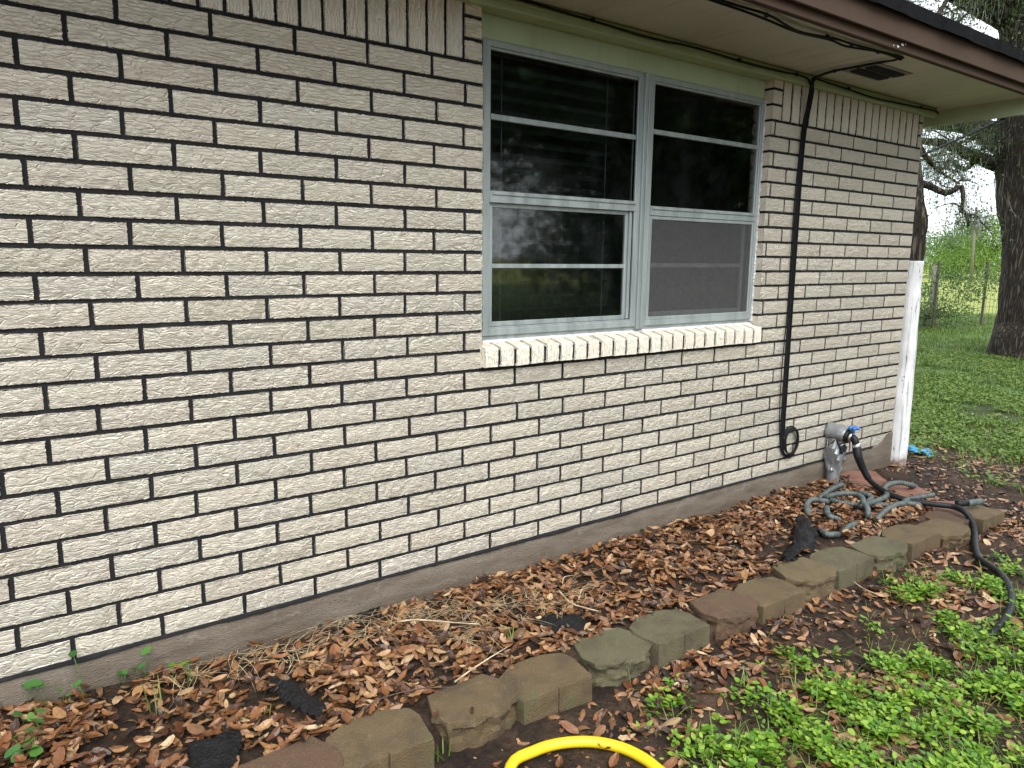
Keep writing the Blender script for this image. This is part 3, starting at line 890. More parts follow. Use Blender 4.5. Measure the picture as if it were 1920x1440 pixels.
# ------------------------------------------------------------------ edging blocks
def block(cxp, cyp, rz, style, hh, seed, top, w=.285, d=.20):
    """retaining wall block: rough split face of three facets (0) or turned with its smooth grooved back outwards (1)"""
    rnd = random.Random(seed)
    if style == 0:
        out = [(-w * .5, 0), (-w * .40, d * .62), (-.0, d * .62)] if False else None
        poly = [(-w * .36, d * .5), (w * .36, d * .5), (w * .5, -d * .05), (w * .44, -d * .32), (w * .20, -d * .50), (-w * .20, -d * .50), (-w * .44, -d * .30), (-w * .5, -d * .02)]
    else:
        poly = [(-w * .44, d * .30), (-w * .2, d * .5), (w * .2, d * .5), (w * .46, d * .32), (w * .5, d * .1), (w * .46, -d * .5), (w * .012, -d * .5), (0, -d * .455), (-w * .012, -d * .5), (-w * .46, -d * .5), (-w * .5, d * .1)]
    # densify the outline
    pts = []
    n = len(poly)
    for i in range(n):
        a = np.array(poly[i]); b_ = np.array(poly[(i + 1) % n]); kk = max(1, int(np.linalg.norm(b_ - a) / .013))
        for t in range(kk): pts.append(a + (b_ - a) * t / kk)
    pts = np.array(pts); c0 = pts.mean(0); V = []; F = []; n = len(pts)
    levels = [(-hh - .06, 1.0, 1.), (-hh * .85, 1.0, 1.), (-hh * .7, 1.0, 1.), (-hh * .55, 1.0, 1.), (-hh * .42, 1.0, 1.), (-hh * .3, 1.0, 1.), (-hh * .2, 1.0, .8), (-.009, 1.0, .6), (-.002, .992, .35), (0, .972, .2)]
    for li, (z, s, rg) in enumerate(levels):
        for i, p in enumerate(pts):
            q = c0 + (p - c0) * s
            nrm = (p - c0) / np.linalg.norm(p - c0)
            face = style == 0 and p[1] < d * .02
            amp = (.017 if face else .0025) * rg
            q = q + nrm * amp * mnoise.noise(Vector((p[0] * 26 + seed * 3, p[1] * 26, z * 30))) + nrm * (amp * .5 * mnoise.noise(Vector((p[0] * 70, p[1] * 70 + seed, z * 80))))
            if face and li < 6: q = q - nrm * .007
            V.append((q[0], q[1], z + (.0015 * rnd.uniform(-1, 1) if li > 7 else 0)))
    for li in range(len(levels) - 1):
        for i in range(n): F.append((li * n + i, li * n + (i + 1) % n, (li + 1) * n + (i + 1) % n, (li + 1) * n + i))
    o = (len(levels) - 1) * n
    for rr in (.6, .25):
        for i, p in enumerate(pts):
            q = c0 + (p - c0) * rr; V.append((q[0], q[1], .0025 * mnoise.noise(Vector((q[0] * 20 + seed, q[1] * 20, 0)))))
    for k2 in range(2):
        for i in range(n): F.append((o + k2 * n + i, o + k2 * n + (i + 1) % n, o + (k2 + 1) * n + (i + 1) % n, o + (k2 + 1) * n + i))
    V.append((c0[0], c0[1], 0)); cidx = len(V) - 1; o2 = o + 2 * n
    for i in range(n): F.append((o2 + i, o2 + (i + 1) % n, cidx))
    me = mesh('edging_block', V, F, M['block'], True)
    me.set_sharp_from_angle(angle=math.radians(24))
    ob = obj('edging_block', me, None, (cxp, cyp, top)); ob.rotation_euler = (rnd.uniform(-.03, .03), rnd.uniform(-.03, .03), rz)
    return ob


TOP = -.135
corners = [  # px of back-left and front-right top corners, style
    ((470, 1430), (585, 1475), 0, 'reddish edging block cut off by the picture bottom, nearest in the row'),
    ((612, 1368), (800, 1392), 1, 'brown block with smooth grooved face, second in the row from the near end'),
    ((781, 1313), (972, 1318), 0, 'brown rough-faced block with two fallen leaves on its top'),
    ((935, 1264), (1094, 1262), 1, 'brown smooth-faced grooved block, fourth in the row, behind the leaf-topped one'),
    ((1066, 1218), (1217, 1206), 0, 'grey-green rough-faced block with a grass blade at its foot'),
    ((1178, 1170), (1316, 1172), 1, 'mossy grey block with smooth grooved face beside the small black pot scrap'),
    ((1286, 1136), (1425, 1136), 0, 'reddish brown rough-faced rounded block, seventh in the row'),
    ((1370, 1100), (1500, 1108), 1, 'brown smooth-faced block, eighth in the row, right of the reddish rounded one'),
    ((1443, 1074), (1570, 1070), 0, 'tan rough-faced block in front of the black fabric heap, ninth in the row'),
    ((1512, 1043), (1627, 1046), 1, 'grey-green smooth-faced block just below the black fabric heap, tenth in the row'),
    ((1592, 1024), (1702, 1026), 0, 'mossy rounded rough-faced block, eleventh in the row, right of the fabric heap'),
    ((1648, 997), (1754, 1001), 1, 'brown square-faced block, twelfth in the row, left of the black hose'),
    ((1717, 981), (1820, 992), 0, 'brown rounded block that the black hose passes beside, thirteenth in the row'),
    ((1735, 960), (1818, 968), 1, 'reddish block under the black hose where it crosses the row'),
    ((1800, 953), (1858, 957), 1, 'last block of the row at its far end under the grey hose tip')]
for i, (bl_, fr_, st, lab) in enumerate(corners):
    a = at_z(*bl_, TOP); f_ = at_z(*fr_, TOP)
    cxp = (a[0] + f_[0]) / 2 + (.02 if st == 0 else .0); cyp = (a[1] + f_[1]) / 2
    hh = .10
    brnd2 = random.Random(i)
    o = block(cxp, cyp, brnd2.uniform(-.05, .05) - .03, st, hh, 40 + i, TOP + brnd2.uniform(-.006, .006) - (.012 if i > 11 else 0), w=.297 if i < 13 else .25)
    o.color = dict(r=(.125, .072, .044, 1), b=(.140, .098, .050, 1), g=(.125, .112, .062, 1), t=(.150, .110, .058, 1))['rbbbggrbtggbbrb'[i]]
    tag(o, lab, 'block', 'edging blocks along the flower bed')


# ------------------------------------------------------------------ red slabs by the tap
def slab(name, poly, z, th, mat, label, cat, group, seed=0):
    c0 = np.mean(poly, axis=0); pts = []
    n = len(poly)
    for i in range(n):
        a = np.array(poly[i]); b_ = np.array(poly[(i + 1) % n])
        for t in range(5): pts.append(a + (b_ - a) * t / 5 + np.array([random.uniform(-.006, .006), random.uniform(-.006, .006)]))
    V = []; F = []; n = len(pts)
    for zz_, s in ((-th, 1), (-.006, 1), (0, .97)):
        for p in pts:
            q = c0 + (np.array(p) - c0) * s; V.append((q[0] - c0[0], q[1] - c0[1], zz_ + .002 * random.random()))
    for l in range(2):
        for i in range(n): F.append((l * n + i, l * n + (i + 1) % n, (l + 1) * n + (i + 1) % n, (l + 1) * n + i))
    F.append(tuple(range(2 * n, 3 * n)))
    o = obj(name, mesh(name, V, F, mat), None, (c0[0], c0[1], z)); return tag(o, label, cat, group)


gp = lambda L, z: [at_z(p[0], p[1], z)[:2] for p in L]
slab('clay_slab', gp([(1570, 893), (1590, 883), (1640, 886), (1662, 902), (1640, 916), (1600, 914)], -.125), -.118, .06, M['redstone'], 'red clay slab lying against the foundation beside the taped pipe', 'slab', 'red slabs by the tap')
slab('clay_slab', gp([(1652, 922), (1668, 910), (1705, 908), (1745, 924), (1725, 935), (1688, 936)], -.135), -.13, .06, M['redstone'], 'red clay slab behind the grey hose tangle', 'slab', 'red slabs by the tap')
slab('clay_slab', gp([(1722, 946), (1730, 937), (1790, 938), (1812, 950), (1785, 955)], -.135), -.14, .06, M['redstone'], 'reddish slab half buried beside the black hose at the row end', 'slab', 'red slabs by the tap')

# ------------------------------------------------------------------ white post
P = [(4.975, .0, -.4), (4.975, .0, -.16), (4.974, .0, .2), (4.977, .004, .55), (4.974, .008, .9), (4.978, .012, 1.1), (4.980, .012, 1.225), (4.980, .012, 1.232)]
sp = spline(P, .025)
rr = [.072 * (1 - .19 * i / len(sp)) * (1 + .02 * math.sin(i * .5)) for i in range(len(sp))]; rr[-1] *= .93
mb = MB(); mb.tube(sp, rr, 20, True, lambda i, a: 1 + .022 * np.sin(a * 5 + .05 * i) + .02 * np.sin(a * 11 + 1 + .03 * i) + .02 * np.sin(a * 2 + i * .08))
tag(mb.build('timber_post', M['post'], None, True), 'whitewashed round timber post standing at the house corner', 'post')

# ------------------------------------------------------------------ tap, standpipe, hoses
tx, tz = 4.088, .182
tap = empty('outdoor_faucet', (tx, 0, tz)); tag(tap, 'wall tap wrapped in grey tape with blue handle and hose attached', 'faucet')
sl = spline([(tx, -.002, tz + .012), (tx, -.04, tz + .010), (tx + .002, -.08, tz + .006), (tx + .004, -.118, tz - .002)], .012)
mb = MB(); mb.tube(sl, [.049 + .002 * math.sin(i * 1.3) for i in range(len(sl))], 16, True, lambda i, a: 1 + .05 * np.sin(3 * a + i * .3) + .03 * np.sin(5 * a + i)); mb.build('tape_wrap', M['tape'], tap, True)
mb = MB(); mb.tube(spline([(tx + .004, -.116, tz - .002), (tx + .004, -.136, tz - .006)], .01), .042, 14); mb.build('insulation_end', M['blackhose'], tap, True)
mb = MB(); mb.tube(spline([(tx + .004, -.134, tz - .004), (tx + .004, -.160, tz - .006), (tx + .004, -.176, tz - .02), (tx + .004, -.182, tz - .045)], .008), .021, 12)
mb.build('spout', M['blackhose'], tap, True)
mb = MB(); mb.tube([(tx + .004, -.142, tz - .005), (tx + .004, -.156, tz - .007)], .031, 14); mb.build('clamp_ring', M['chrome'], tap, True)
mb = MB(); mb.tube([(tx + .004, -.160, tz + .02), (tx + .004, -.160, tz + .048)], .008, 8)
for k in range(5):
    a = k * 2 * math.pi / 5; cxk, cyk = tx + .004 + .022 * math.cos(a), -.160 + .022 * math.sin(a)
    mb.tube([(cxk, cyk, tz + .046), (cxk, cyk, tz + .060)], .013, 8)
mb.tube([(tx + .004, -.160, tz + .046), (tx + .004, -.160, tz + .058)], .018, 10); mb.build('handle', M['bluehandle'], tap, True)
mb = MB(); mb.tube([(tx + .004, -.182, tz - .038), (tx + .006, -.184, tz - .044), (tx + .008, -.187, tz - .066), (tx + .009, -.188, tz - .07)], [.021, .025, .025, .021], 14); mb.build('hose_coupling', M['chrome'], tap, True)

px_ = 4.088
sp_ = empty('standpipe', (px_, -.05, -.16)); tag(sp_, 'short grey pipe in torn silver tape standing below the tap', 'pipe')
mb = MB(); mb.tube(spline([(px_, -.055, -.2), (px_, -.055, -.08), (px_, -.056, .03)], .03), .040, 16); mb.build('pipe', M['tape'], sp_, True)
# ragged crumpled tape collar: a flared, creased, open shell
V = []; F = []; n = 26
for j, (z, r) in enumerate(((-.045, .041), (-.01, .046), (.03, .056), (.065, .060), (.095, .058), (.12, .050))):
    for i in range(n):
        a = 2 * math.pi * i / n; k2 = r * (1 + .13 * math.sin(a * 3 + j) + .08 * math.sin(a * 7 + j * 2.2))
        zz_ = z + (.022 * math.sin(a * 4) + .012 * math.sin(a * 9)) * (1 if j == 5 else .2) + (.014 * math.sin(a * 5 + 1) if j == 0 else 0)
        V.append((px_ + k2 * math.cos(a), -.056 + k2 * math.sin(a), zz_))
for j in range(5):
    for i in range(n):
        if j >= 3 and 17 <= i <= 21: continue      # torn open towards the garden
        F.append((j * n + i, j * n + (i + 1) % n, (j + 1) * n + (i + 1) % n, (j + 1) * n + i))
me = mesh('tape_collar', V, F, M['tape'], False); o = obj('tape_collar', me, sp_); md = o.modifiers.new('th', 'SOLIDIFY'); md.thickness = .0025
mb = MB(); mb.tube([(px_, -.056, .02), (px_, -.056, .09)], .03, 12); mb.build('pipe_cap', M['blackhose'], sp_, True)
for (dx, dy, z, rx, sz) in ((.05, -.05, .03, .5, .05), (.02, -.065, -.02, -.4, .04), (-.045, -.045, -.03, .3, .035), (.07, -.02, .02, 1.1, .055)):
    V = []
    for j in range(4):
        for i in range(4):
            V.append((dx + (i - 1.5) / 3 * sz + .004 * random.random(), dy - .012 * math.sin(j * 1.3 + rx) - .006 * i * rx, z - j * sz * .33 + .006 * math.sin(i * 2)))
    F = [(j * 4 + i, j * 4 + i + 1, j * 4 + i + 5, j * 4 + i + 4) for j in range(3) for i in range(3)]
    o = obj('tape_flap', mesh('tape_flap', [(v_[0] + px_, v_[1] - .02, v_[2]) for v_ in V], F, M['tape']), sp_); md = o.modifiers.new('th', 'SOLIDIFY'); md.thickness = .001


def hose(name, pts, rad, mat, label, ribbed=False, cat='hose', group=None, n=10):
    sp = spline(pts, .0045 if ribbed else .02)
    r = rad * (1 + .19 * np.sin(np.arange(len(sp)) * 2 * math.pi / 3.6)) if ribbed else rad
    mb = MB(); mb.tube(sp, r, n); o = mb.build(name, mat, None, not False)
    return tag(o, label, cat, group)


q5 = lambda x, y, z: tuple(at_z(1350 + x / 3.2, 750 + y / 3.2, z))
bh = [(tx + .009, -.188, tz - .066), tuple(at_y(1609, 855, -.205)), tuple(at_y(1617, 876, -.225)), tuple(at_y(1628, 897, -.255))]
hz = [(950, 525, -.09), (1040, 575, -.10), (1150, 605, -.105), (1280, 625, -.105), (1400, 640, -.105), (1470, 672, -.11), (1510, 725, -.15), (1527, 800, -.19), (1532, 880, -.197), (1555, 950, -.197), (1612, 992, -.197),
      (1680, 1042, -.197), (1728, 1110, -.197), (1750, 1185, -.197), (1742, 1262, -.197), (1700, 1335, -.20), (1640, 1400, -.215), (1590, 1445, -.235)]
hose_o = empty('garden_hose', bh[0]); tag(hose_o, 'black fabric hose from the tap across the blocks to the weeds', 'hose')
mb = MB(); mb.tube(spline(bh + [q5(*p) for p in hz], .02), .0162, 12); mb.build('hose_body', M['blackhose'], hose_o, True)
mb = MB(); mb.tube(spline(bh, .01), [max(.02, .027 - .0005 * i) for i in range(len(spline(bh, .01)))], 12); mb.build('strain_relief', M['blackhose'], hose_o, True)

YZ = -.198
hose('garden_hose', [(-.3, -3.4, -.2), (.4, -2.6, -.2), (.72, -1.8, -.2), (.80, -1.35, -.2), (.86, -1.10, -.199)] + [tuple(at_z(px, py, YZ)) for px, py in ((957, 1438), (1000, 1409), (1050, 1394), (1110, 1391), (1165, 1402), (1210, 1424), (1245, 1452))] + [(1.30, -1.42, -.199), (1.12, -2.0, -.2), (.5, -2.9, -.2), (.1, -3.6, -.2)], .0162, M['yellow'],
     'bright yellow garden hose curving in the foreground', n=14)

GH = [([(735, 505, -.085), (680, 530, -.10), (630, 562, -.11), (600, 590, -.12)], 'short corrugated grey hose end pointing to the taped pipe'),
      ([(632, 607, -.11), (580, 598, -.10), (540, 603, -.10), (519, 640, -.11), (530, 680, -.115), (548, 712, -.14)], 'corrugated grey hose bend hooking down above the black fabric heap'),
      ([(640, 580, -.10), (720, 562, -.085), (800, 562, -.085), (850, 585, -.09), (862, 620, -.095), (885, 652, -.10), (885, 690, -.12)], 'corrugated grey hose arch in the middle of the tangle'),
      ([(640, 588, -.12), (720, 615, -.115), (830, 630, -.12), (920, 628, -.12), (1000, 632, -.12), (1090, 655, -.14)], 'long corrugated grey hose running across the tangle'),
      ([(1150, 512, -.10), (1080, 496, -.085), (1020, 505, -.09), (985, 532, -.10), (1002, 573, -.10), (960, 598, -.105), (900, 618, -.10), (850, 640, -.11)], 'corrugated grey hose loop over the red slab'),
      ([(1282, 568, -.08), (1200, 582, -.09), (1130, 598, -.10), (1110, 615, -.10), (1190, 630, -.115)], 'corrugated grey hose end beside the black hose crossing'),
      ([(1190, 628, -.12), (1080, 624, -.105), (1005, 655, -.11), (965, 690, -.12), (940, 715, -.13)], 'corrugated grey hose length nearest the block row'),
      ([(845, 560, -.10), (890, 570, -.09), (910, 590, -.10), (880, 612, -.11)], 'small corrugated grey hose curl behind the middle arch'),
      ([(640, 652, -.12), (650, 690, -.105), (708, 718, -.13)], 'short corrugated grey hose hook in front of the tangle'),
      ([(605, 785, -.14), (645, 806, -.12), (700, 808, -.135)], 'corrugated grey hose stub beside the black fabric heap'),
      ([(740, 790, -.13), (770, 762, -.12), (808, 745, -.135)], 'corrugated grey hose stub lying apart in the leaves')]
for gi, (pts, lab) in enumerate(GH):
    a_, b_ = pts[0], pts[1]
    if gi not in (0, 5): pts = [(a_[0] + (a_[0] - b_[0]) * .35, a_[1] + (a_[1] - b_[1]) * .35 + 6, -.165)] + pts
    a_, b_ = pts[-1], pts[-2]
    pts = pts + [(a_[0] + (a_[0] - b_[0]) * .35, a_[1] + (a_[1] - b_[1]) * .35 + 6, -.17)]
    hose('corrugated_hose', [q5(*p) for p in pts], .0142, M['greyhose'], lab, True, 'hose', 'grey corrugated hose pieces')
tip = empty('corrugated_hose', q5(1430, 622, -.10)); tag(tip, 'grey hose end with black fitting lying on the last blocks', 'hose', 'grey corrugated hose pieces')
mb = MB(); mb.tube(spline([q5(1568, 608, -.105), q5(1530, 614, -.105), (q5(1485, 620, -.105))], .02), .0185, 10); mb.build('hose_body', M['greyhose'], tip, True)
mb = MB(); mb.tube(spline([q5(1487, 620, -.105), q5(1420, 622, -.105)], .02), .017, 10); mb.build('fitting', M['blackhose'], tip, True)


# ------------------------------------------------------------------ scraps of black landscape fabric
def cloth(poly, z0, label, seed, lump=.03, n=26, name='fabric_scrap', mat=None, cat='fabric'):
    poly = np.array(poly); lo, hi = poly.min(0), poly.max(0); c0 = poly.mean(0)

    def inside(p):
        k = False; j = len(poly) - 1
        for i in range(len(poly)):
            a, b_ = poly[i], poly[j]
            if (a[1] > p[1]) != (b_[1] > p[1]) and p[0] < (b_[0] - a[0]) * (p[1] - a[1]) / (b_[1] - a[1]) + a[0]: k = not k
            j = i
        return k

    def dist(p):
        d = 9
        for i in range(len(poly)):
            a, b_ = poly[i], poly[(i + 1) % len(poly)]; t = np.clip((p - a) @ (b_ - a) / max(1e-9, (b_ - a) @ (b_ - a)), 0, 1); d = min(d, np.linalg.norm(p - a - t * (b_ - a)))
        return d
    st = (hi - lo).max() / n; idx = {}; V = []; F = []
    nxx, nyy = int((hi[0] - lo[0]) / st) + 2, int((hi[1] - lo[1]) / st) + 2
    for j in range(nyy):
        for i in range(nxx):
            p = lo + np.array([i * st, j * st])
            if inside(p + np.array([mnoise.noise(Vector((p[0] * 30, p[1] * 30, seed))) * .012, 0])):
                d = dist(p); rise = min(1, d / (.35 * (hi - lo).min()))
                fold = abs(mnoise.noise(Vector((p[0] * 14 + seed, p[1] * 14, 0)))) * lump + mnoise.noise(Vector((p[0] * 40, p[1] * 40, seed))) * lump * .35
                idx[i, j] = len(V); V.append((p[0] - c0[0], p[1] - c0[1], lump * .7 * rise + fold + .004))
    for j in range(nyy - 1):
        for i in range(nxx - 1):
            k4 = [(i, j), (i + 1, j), (i + 1, j + 1), (i, j + 1)]
            if all(k_ in idx for k_ in k4): F.append(tuple(idx[k_] for k_ in k4))
    o = obj(name, mesh(name, V, F, mat or M['fabric'], True), None, (c0[0], c0[1], z0)); md = o.modifiers.new('th', 'SOLIDIFY'); md.thickness = .003
    return tag(o, label, cat, 'scraps of black fabric in the bed' if cat == 'fabric' else None)


p5 = lambda L, z: [at_z(1350 + x / 3.2, 750 + y / 3.2, z)[:2] for x, y in L]
cloth(p5([(440, 690), (520, 690), (600, 725), (612, 800), (590, 850), (612, 890), (560, 915), (480, 945), (440, 985), (350, 965), (360, 910), (405, 870), (415, 780)], -.12), -.14, 'crumpled heap of black landscape fabric below the grey hose', 3, .05)
p6 = lambda L, z: [at_z(960 + x / 2, 960 + y / 2, z)[:2] for x, y in L]
cloth(p6([(80, 400), (150, 382), (240, 382), (285, 405), (270, 445), (200, 458), (120, 448)], -.13), -.137, 'small flat black fabric patch among leaves near the mossy grooved block', 4, .012)
p8 = lambda L, z: [at_z(400 + x / 2.743, 1040 + y / 2.743, z)[:2] for x, y in L]
cloth(p8([(235, 620), (400, 655), (520, 730), (600, 790), (560, 850), (470, 850), (380, 800), (300, 720)], -.12), -.122, 'long dark fabric strip showing through the leaves left of the near blocks', 5, .022)
cloth(p8([(-130, 960), (20, 930), (140, 890), (170, 960), (110, 1080), (0, 1150), (-150, 1150)], -.12), -.128, 'black fabric patch at the bottom edge left of the blocks', 6, .02)
cloth(p8([(630, 370), (700, 320), (830, 240), (880, 250), (820, 330), (700, 400)], -.11), -.118, 'narrow dark fabric edge close to the foundation', 7, .015)
# blue plastic strip beyond the post
bp_ = [at_z(px, py, -.17)[:2] for px, py in ((1698, 838), (1708, 838), (1725, 846), (1742, 845), (1752, 852), (1748, 860), (1735, 856), (1712, 850), (1698, 846))]
cloth(bp_, -.165, 'torn bright blue plastic strip on the ground behind the white post', 9, .03, 26, 'plastic_strip', M['blue'], 'plastic')


# ------------------------------------------------------------------ leaf litter, straw, weeds: batch builders
def rotmats(ax, ay, az):
    cx_, sx_, cy_, sy_, cz_, sz_ = np.cos(ax), np.sin(ax), np.cos(ay), np.sin(ay), np.cos(az), np.sin(az)
    R = np.empty((len(ax), 3, 3))
    R[:, 0, 0] = cz_ * cy_; R[:, 0, 1] = cz_ * sy_ * sx_ - sz_ * cx_; R[:, 0, 2] = cz_ * sy_ * cx_ + sz_ * sx_
    R[:, 1, 0] = sz_ * cy_; R[:, 1, 1] = sz_ * sy_ * sx_ + cz_ * cx_; R[:, 1, 2] = sz_ * sy_ * cx_ - cz_ * sx_
    R[:, 2, 0] = -sy_; R[:, 2, 1] = cy_ * sx_; R[:, 2, 2] = cy_ * cx_
    return R


def stamp(protoV, protoF, pos, R, scl):
    """copies of one small mesh; returns arrays"""
    V = np.einsum('nij,kj->nki', R, protoV) * scl[:, None, None] + pos[:, None, :]
    F = protoF[None] + (np.arange(len(pos)) * len(protoV))[:, None, None]
    return V.reshape(-1, 3), F.reshape(-1, protoF.shape[1])


def merge(parts):
    V = []; F = []; o = 0
    for v, f in parts:
        V.append(v); F.append(f + o); o += len(v)
    return np.vstack(V), np.vstack(F)


def leaf_proto(seed, L=1., wd=.36, fold=.25, curl=.35, nl=5, wavy=.04, obov=.1):
    r = np.random.default_rng(seed); V = []; F = []
    cu, fo, tw = curl * r.uniform(-.3, 1), fold * r.uniform(-.3, 1), r.uniform(-.5, .5)
    for i in range(nl + 1):
        t = i / nl; w = wd * math.sin(math.pi * min(1, (t * .94 + .03)) ** (1 + obov)) ** .55 * .5
        x = (t - .5) * L; z = cu * ((t - .5) ** 2) * L * 1.2
        for s in (-1, 0, 1):
            zz_ = z + abs(s) * fo * w + r.uniform(-1, 1) * wavy * L * abs(s) + s * tw * (t - .5) * w
            V.append((x, s * w * (1 - .15 * abs(fo)) + r.uniform(-.02, .02) * L * abs(s), zz_))
    for i in range(nl):
        for s in range(2): a = i * 3 + s; F.append((a, a + 3, a + 4, a + 1))
    return np.array(V), np.array(F)


def gz(P): return np.array([ground_z(x, y) for x, y in P])


LP = [leaf_proto(k, wd=.30 + .02 * (k * 5 % 14), curl=.8, fold=.6, wavy=.03 + .03 * (k % 3 == 0), obov=-.1 + .035 * (k * 3 % 14)) for k in range(14)]


def visible(P3, margin=30):
    d = P3 - CAM; q = d @ FWD
    px = 960 + FPX * (d @ RGT) / q; py = 720 + FPX * (d @ DWN) / q
    return (q > .1) & (px > -margin) & (px < 1920 + margin) & (py > -margin) & (py < 1440 + margin), q


# fallen leaves: candidates in the bed and in front of the blocks
def litter_points():
    out = []
    n = 11500                                    # bed
    P = np.c_[RNG.uniform(-1.0, 4.35, n), RNG.uniform(-.67, -.005, n)]
    out.append((P, .035, RNG.uniform(0, 1, n)))
    n = 13000                                    # outside the blocks
    P = np.c_[RNG.uniform(.3, 5.0, n), RNG.uniform(-2.4, -.80, n)]
    dens = np.array([.16 + .95 * sstep(-.15, .45, fbm(x, y, 1.7, 2, 3.)) + .3 * sstep(.8, 2.5, x) * sstep(-1.2, -.9, y) for x, y in P])
    dens *= np.array([1 - .75 * sstep(1.25, .8, x) * sstep(-1.1, -.9, y) for x, y in P])
    P = P[RNG.uniform(0, 1, n) < dens]; out.append((P, .012, RNG.uniform(0, 1, len(P))))
    n = 6500                                     # near the corner and lawn edge
    P = np.c_[RNG.uniform(4.2, 8.0, n), RNG.uniform(-1.9, 1.6, n)]
    P = P[RNG.uniform(0, 1, n) < np.array([(.85 * sstep(7.4, 5.2, x) + .06) * sstep(-.3, .2, fbm(x, y, 1.8, 2, 8.) + .15) for x, y in P])]
    P = P[~((P[:, 0] < 5.0) & (P[:, 1] > -.02))]
    out.append((P, .012, RNG.uniform(0, 1, len(P))))
    return out


pos = []; lift = []
for P, h_, r_ in litter_points():
    z = gz(P); pos.append(np.c_[P, z + .004 + h_ * r_ ** 1.5]); lift.append(r_)
pos = np.vstack(pos); lift = np.concatenate(lift)
# keep leaves off the fabric scraps mostly, thin dark hollows
keep = np.ones(len(pos), bool)
for o in [o for o in bpy.data.objects if o.name.startswith('fabric_scrap')]:
    c0 = np.array(o.location); dm = np.array(o.dimensions) if o.dimensions.length > 0 else np.array([.2, .2, 0])
    vs = np.array([v.co for v in o.data.vertices]); ex = vs.max(0) - vs.min(0)
    e = ((pos[:, 0] - c0[0]) / (ex[0] * .42)) ** 2 + ((pos[:, 1] - c0[1]) / (ex[1] * .42)) ** 2
    keep &= (e > 1) | (RNG.uniform(0, 1, len(pos)) < .08)
hol = np.array([fbm(x, y, 3.2, 3, 2.) for x, y in pos[:, :2]])
keep &= (hol > -.06) | (RNG.uniform(0, 1, len(pos)) < .35)
for o in [o for o in bpy.data.objects if o.name.startswith('edging_block')]:                  # no leaf inside a block
    keep &= ~((np.abs(pos[:, 0] - o.location.x) < .155) & (np.abs(pos[:, 1] - o.location.y) < .095))
pos = pos[keep]; lift = lift[keep]
N = len(pos)
scl = RNG.uniform(.027, .064, N) * np.where(RNG.uniform(0, 1, N) < .06, 1.35, 1); az = RNG.uniform(0, 6.283, N)
tilt = RNG.normal(0, .24, (N, 2)); flip = RNG.uniform(0, 1, N) < .4
ax = tilt[:, 0] + np.where(flip, math.pi, 0); ay = tilt[:, 1]
proto = RNG.integers(0, 14, N)
vis, depth = visible(pos)
size = np.where(vis, scl / depth * (1 + 2 * (lift > .75)), 0)
order = np.argsort(-size)
single = set(order[:296].tolist())
lme = [np_mesh('fallen_leaf', v, f, M['litter'], False) for v, f in LP]
for i in order[:296]:
    o = obj('fallen_leaf', lme[proto[i]], None, pos[i]); o.rotation_euler = (ax[i], ay[i], az[i]); o.scale = (scl[i],) * 3
    bed = pos[i][1] > -.65
    tag(o, 'dry curled brown oak leaf in the bed between wall and blocks' if bed else 'dry brown oak leaf on the soil in front of the blocks', 'leaf',
        'fallen leaves in the bed' if bed else 'fallen leaves in front of the blocks')
restm = np.array([i not in single for i in range(N)])
R = rotmats(ax, ay, az); parts = []
for k in range(14):
    s_ = restm & (proto == k)
    if s_.any(): parts.append(stamp(LP[k][0], LP[k][1], pos[s_], R[s_], scl[s_]))
v, f = merge(parts)
tag(obj('leaf_litter', np_mesh('leaf_litter', v, f, M['litter'])), 'deep brown oak leaf litter covering bed and soil', 'leaf litter', kind='stuff')
for (px, py, lab) in ((885, 1331, 'leaf lying at the middle of the rough brown block top'), (818, 1341, 'leaf flat on the rough brown block top, left of the middle one')):
    p = at_z(px, py, TOP + .012)
    o = obj('fallen_leaf', lme[3 if px > 850 else 5], None, p); o.scale = (.036,) * 3; o.rotation_euler = (0, 0, 1.0); tag(o, lab, 'leaf')

# bits of bark and broken leaf on the soil
n = 16000
P = np.c_[RNG.uniform(-.6, 7.4, n), RNG.uniform(-2.3, 1.2, n)]
P = P[~((P[:, 1] < -.60) & (P[:, 1] > -.82) & (P[:, 0] < 4.2))]
P = P[~((P[:, 1] > -.02) & (P[:, 0] < 5.06))]; n = len(P)
bits = stamp(np.array([(-.5, -.2, 0), (.4, -.3, .05), (.5, .25, .1), (-.4, .2, -.05.__abs__())]), np.array([(0, 1, 2, 3)]),
             np.c_[P, gz(P) + RNG.uniform(.001, .006, n)], rotmats(RNG.normal(0, .4, n), RNG.normal(0, .4, n), RNG.uniform(0, 6.3, n)), RNG.uniform(.005, .02, n))
tag(obj('bark_crumbs', np_mesh('bark_crumbs', bits[0], bits[1], M['litter'])), 'small crumbs of bark and broken leaf on the soil', 'debris', kind='stuff')


def ribbons(base, dirs, length, width, droop, nseg=5, up=None, curve=None):
    """thin curved blades: base (n,3), dirs unit (n,3) start direction"""
    n = len(base); t = np.linspace(0, 1, nseg + 1)
    side = np.cross(dirs, np.array([0, 0, 1.])); side /= np.maximum(np.linalg.norm(side, axis=1, keepdims=True), 1e-6)
    c = base[:, None, :] + dirs[:, None, :] * (length[:, None] * t)[:, :, None]
    c[:, :, 2] -= (droop[:, None] * length[:, None] * t ** 2)
    if curve is not None: c += side[:, None, :] * (curve[:, None] * length[:, None] * t ** 2)[:, :, None]
    w = (width[:, None] * (1 - t ** 2 * .9))[:, :, None] * .5
    V = np.stack([c - side[:, None, :] * w, c + side[:, None, :] * w], 2).reshape(n, -1, 3)
    f = np.array([(2 * i, 2 * i + 1, 2 * i + 3, 2 * i + 2) for i in range(nseg)])
    F = f[None] + (np.arange(n) * (2 * (nseg + 1)))[:, None, None]
    return V.reshape(-1, 3), F.reshape(-1, 4)


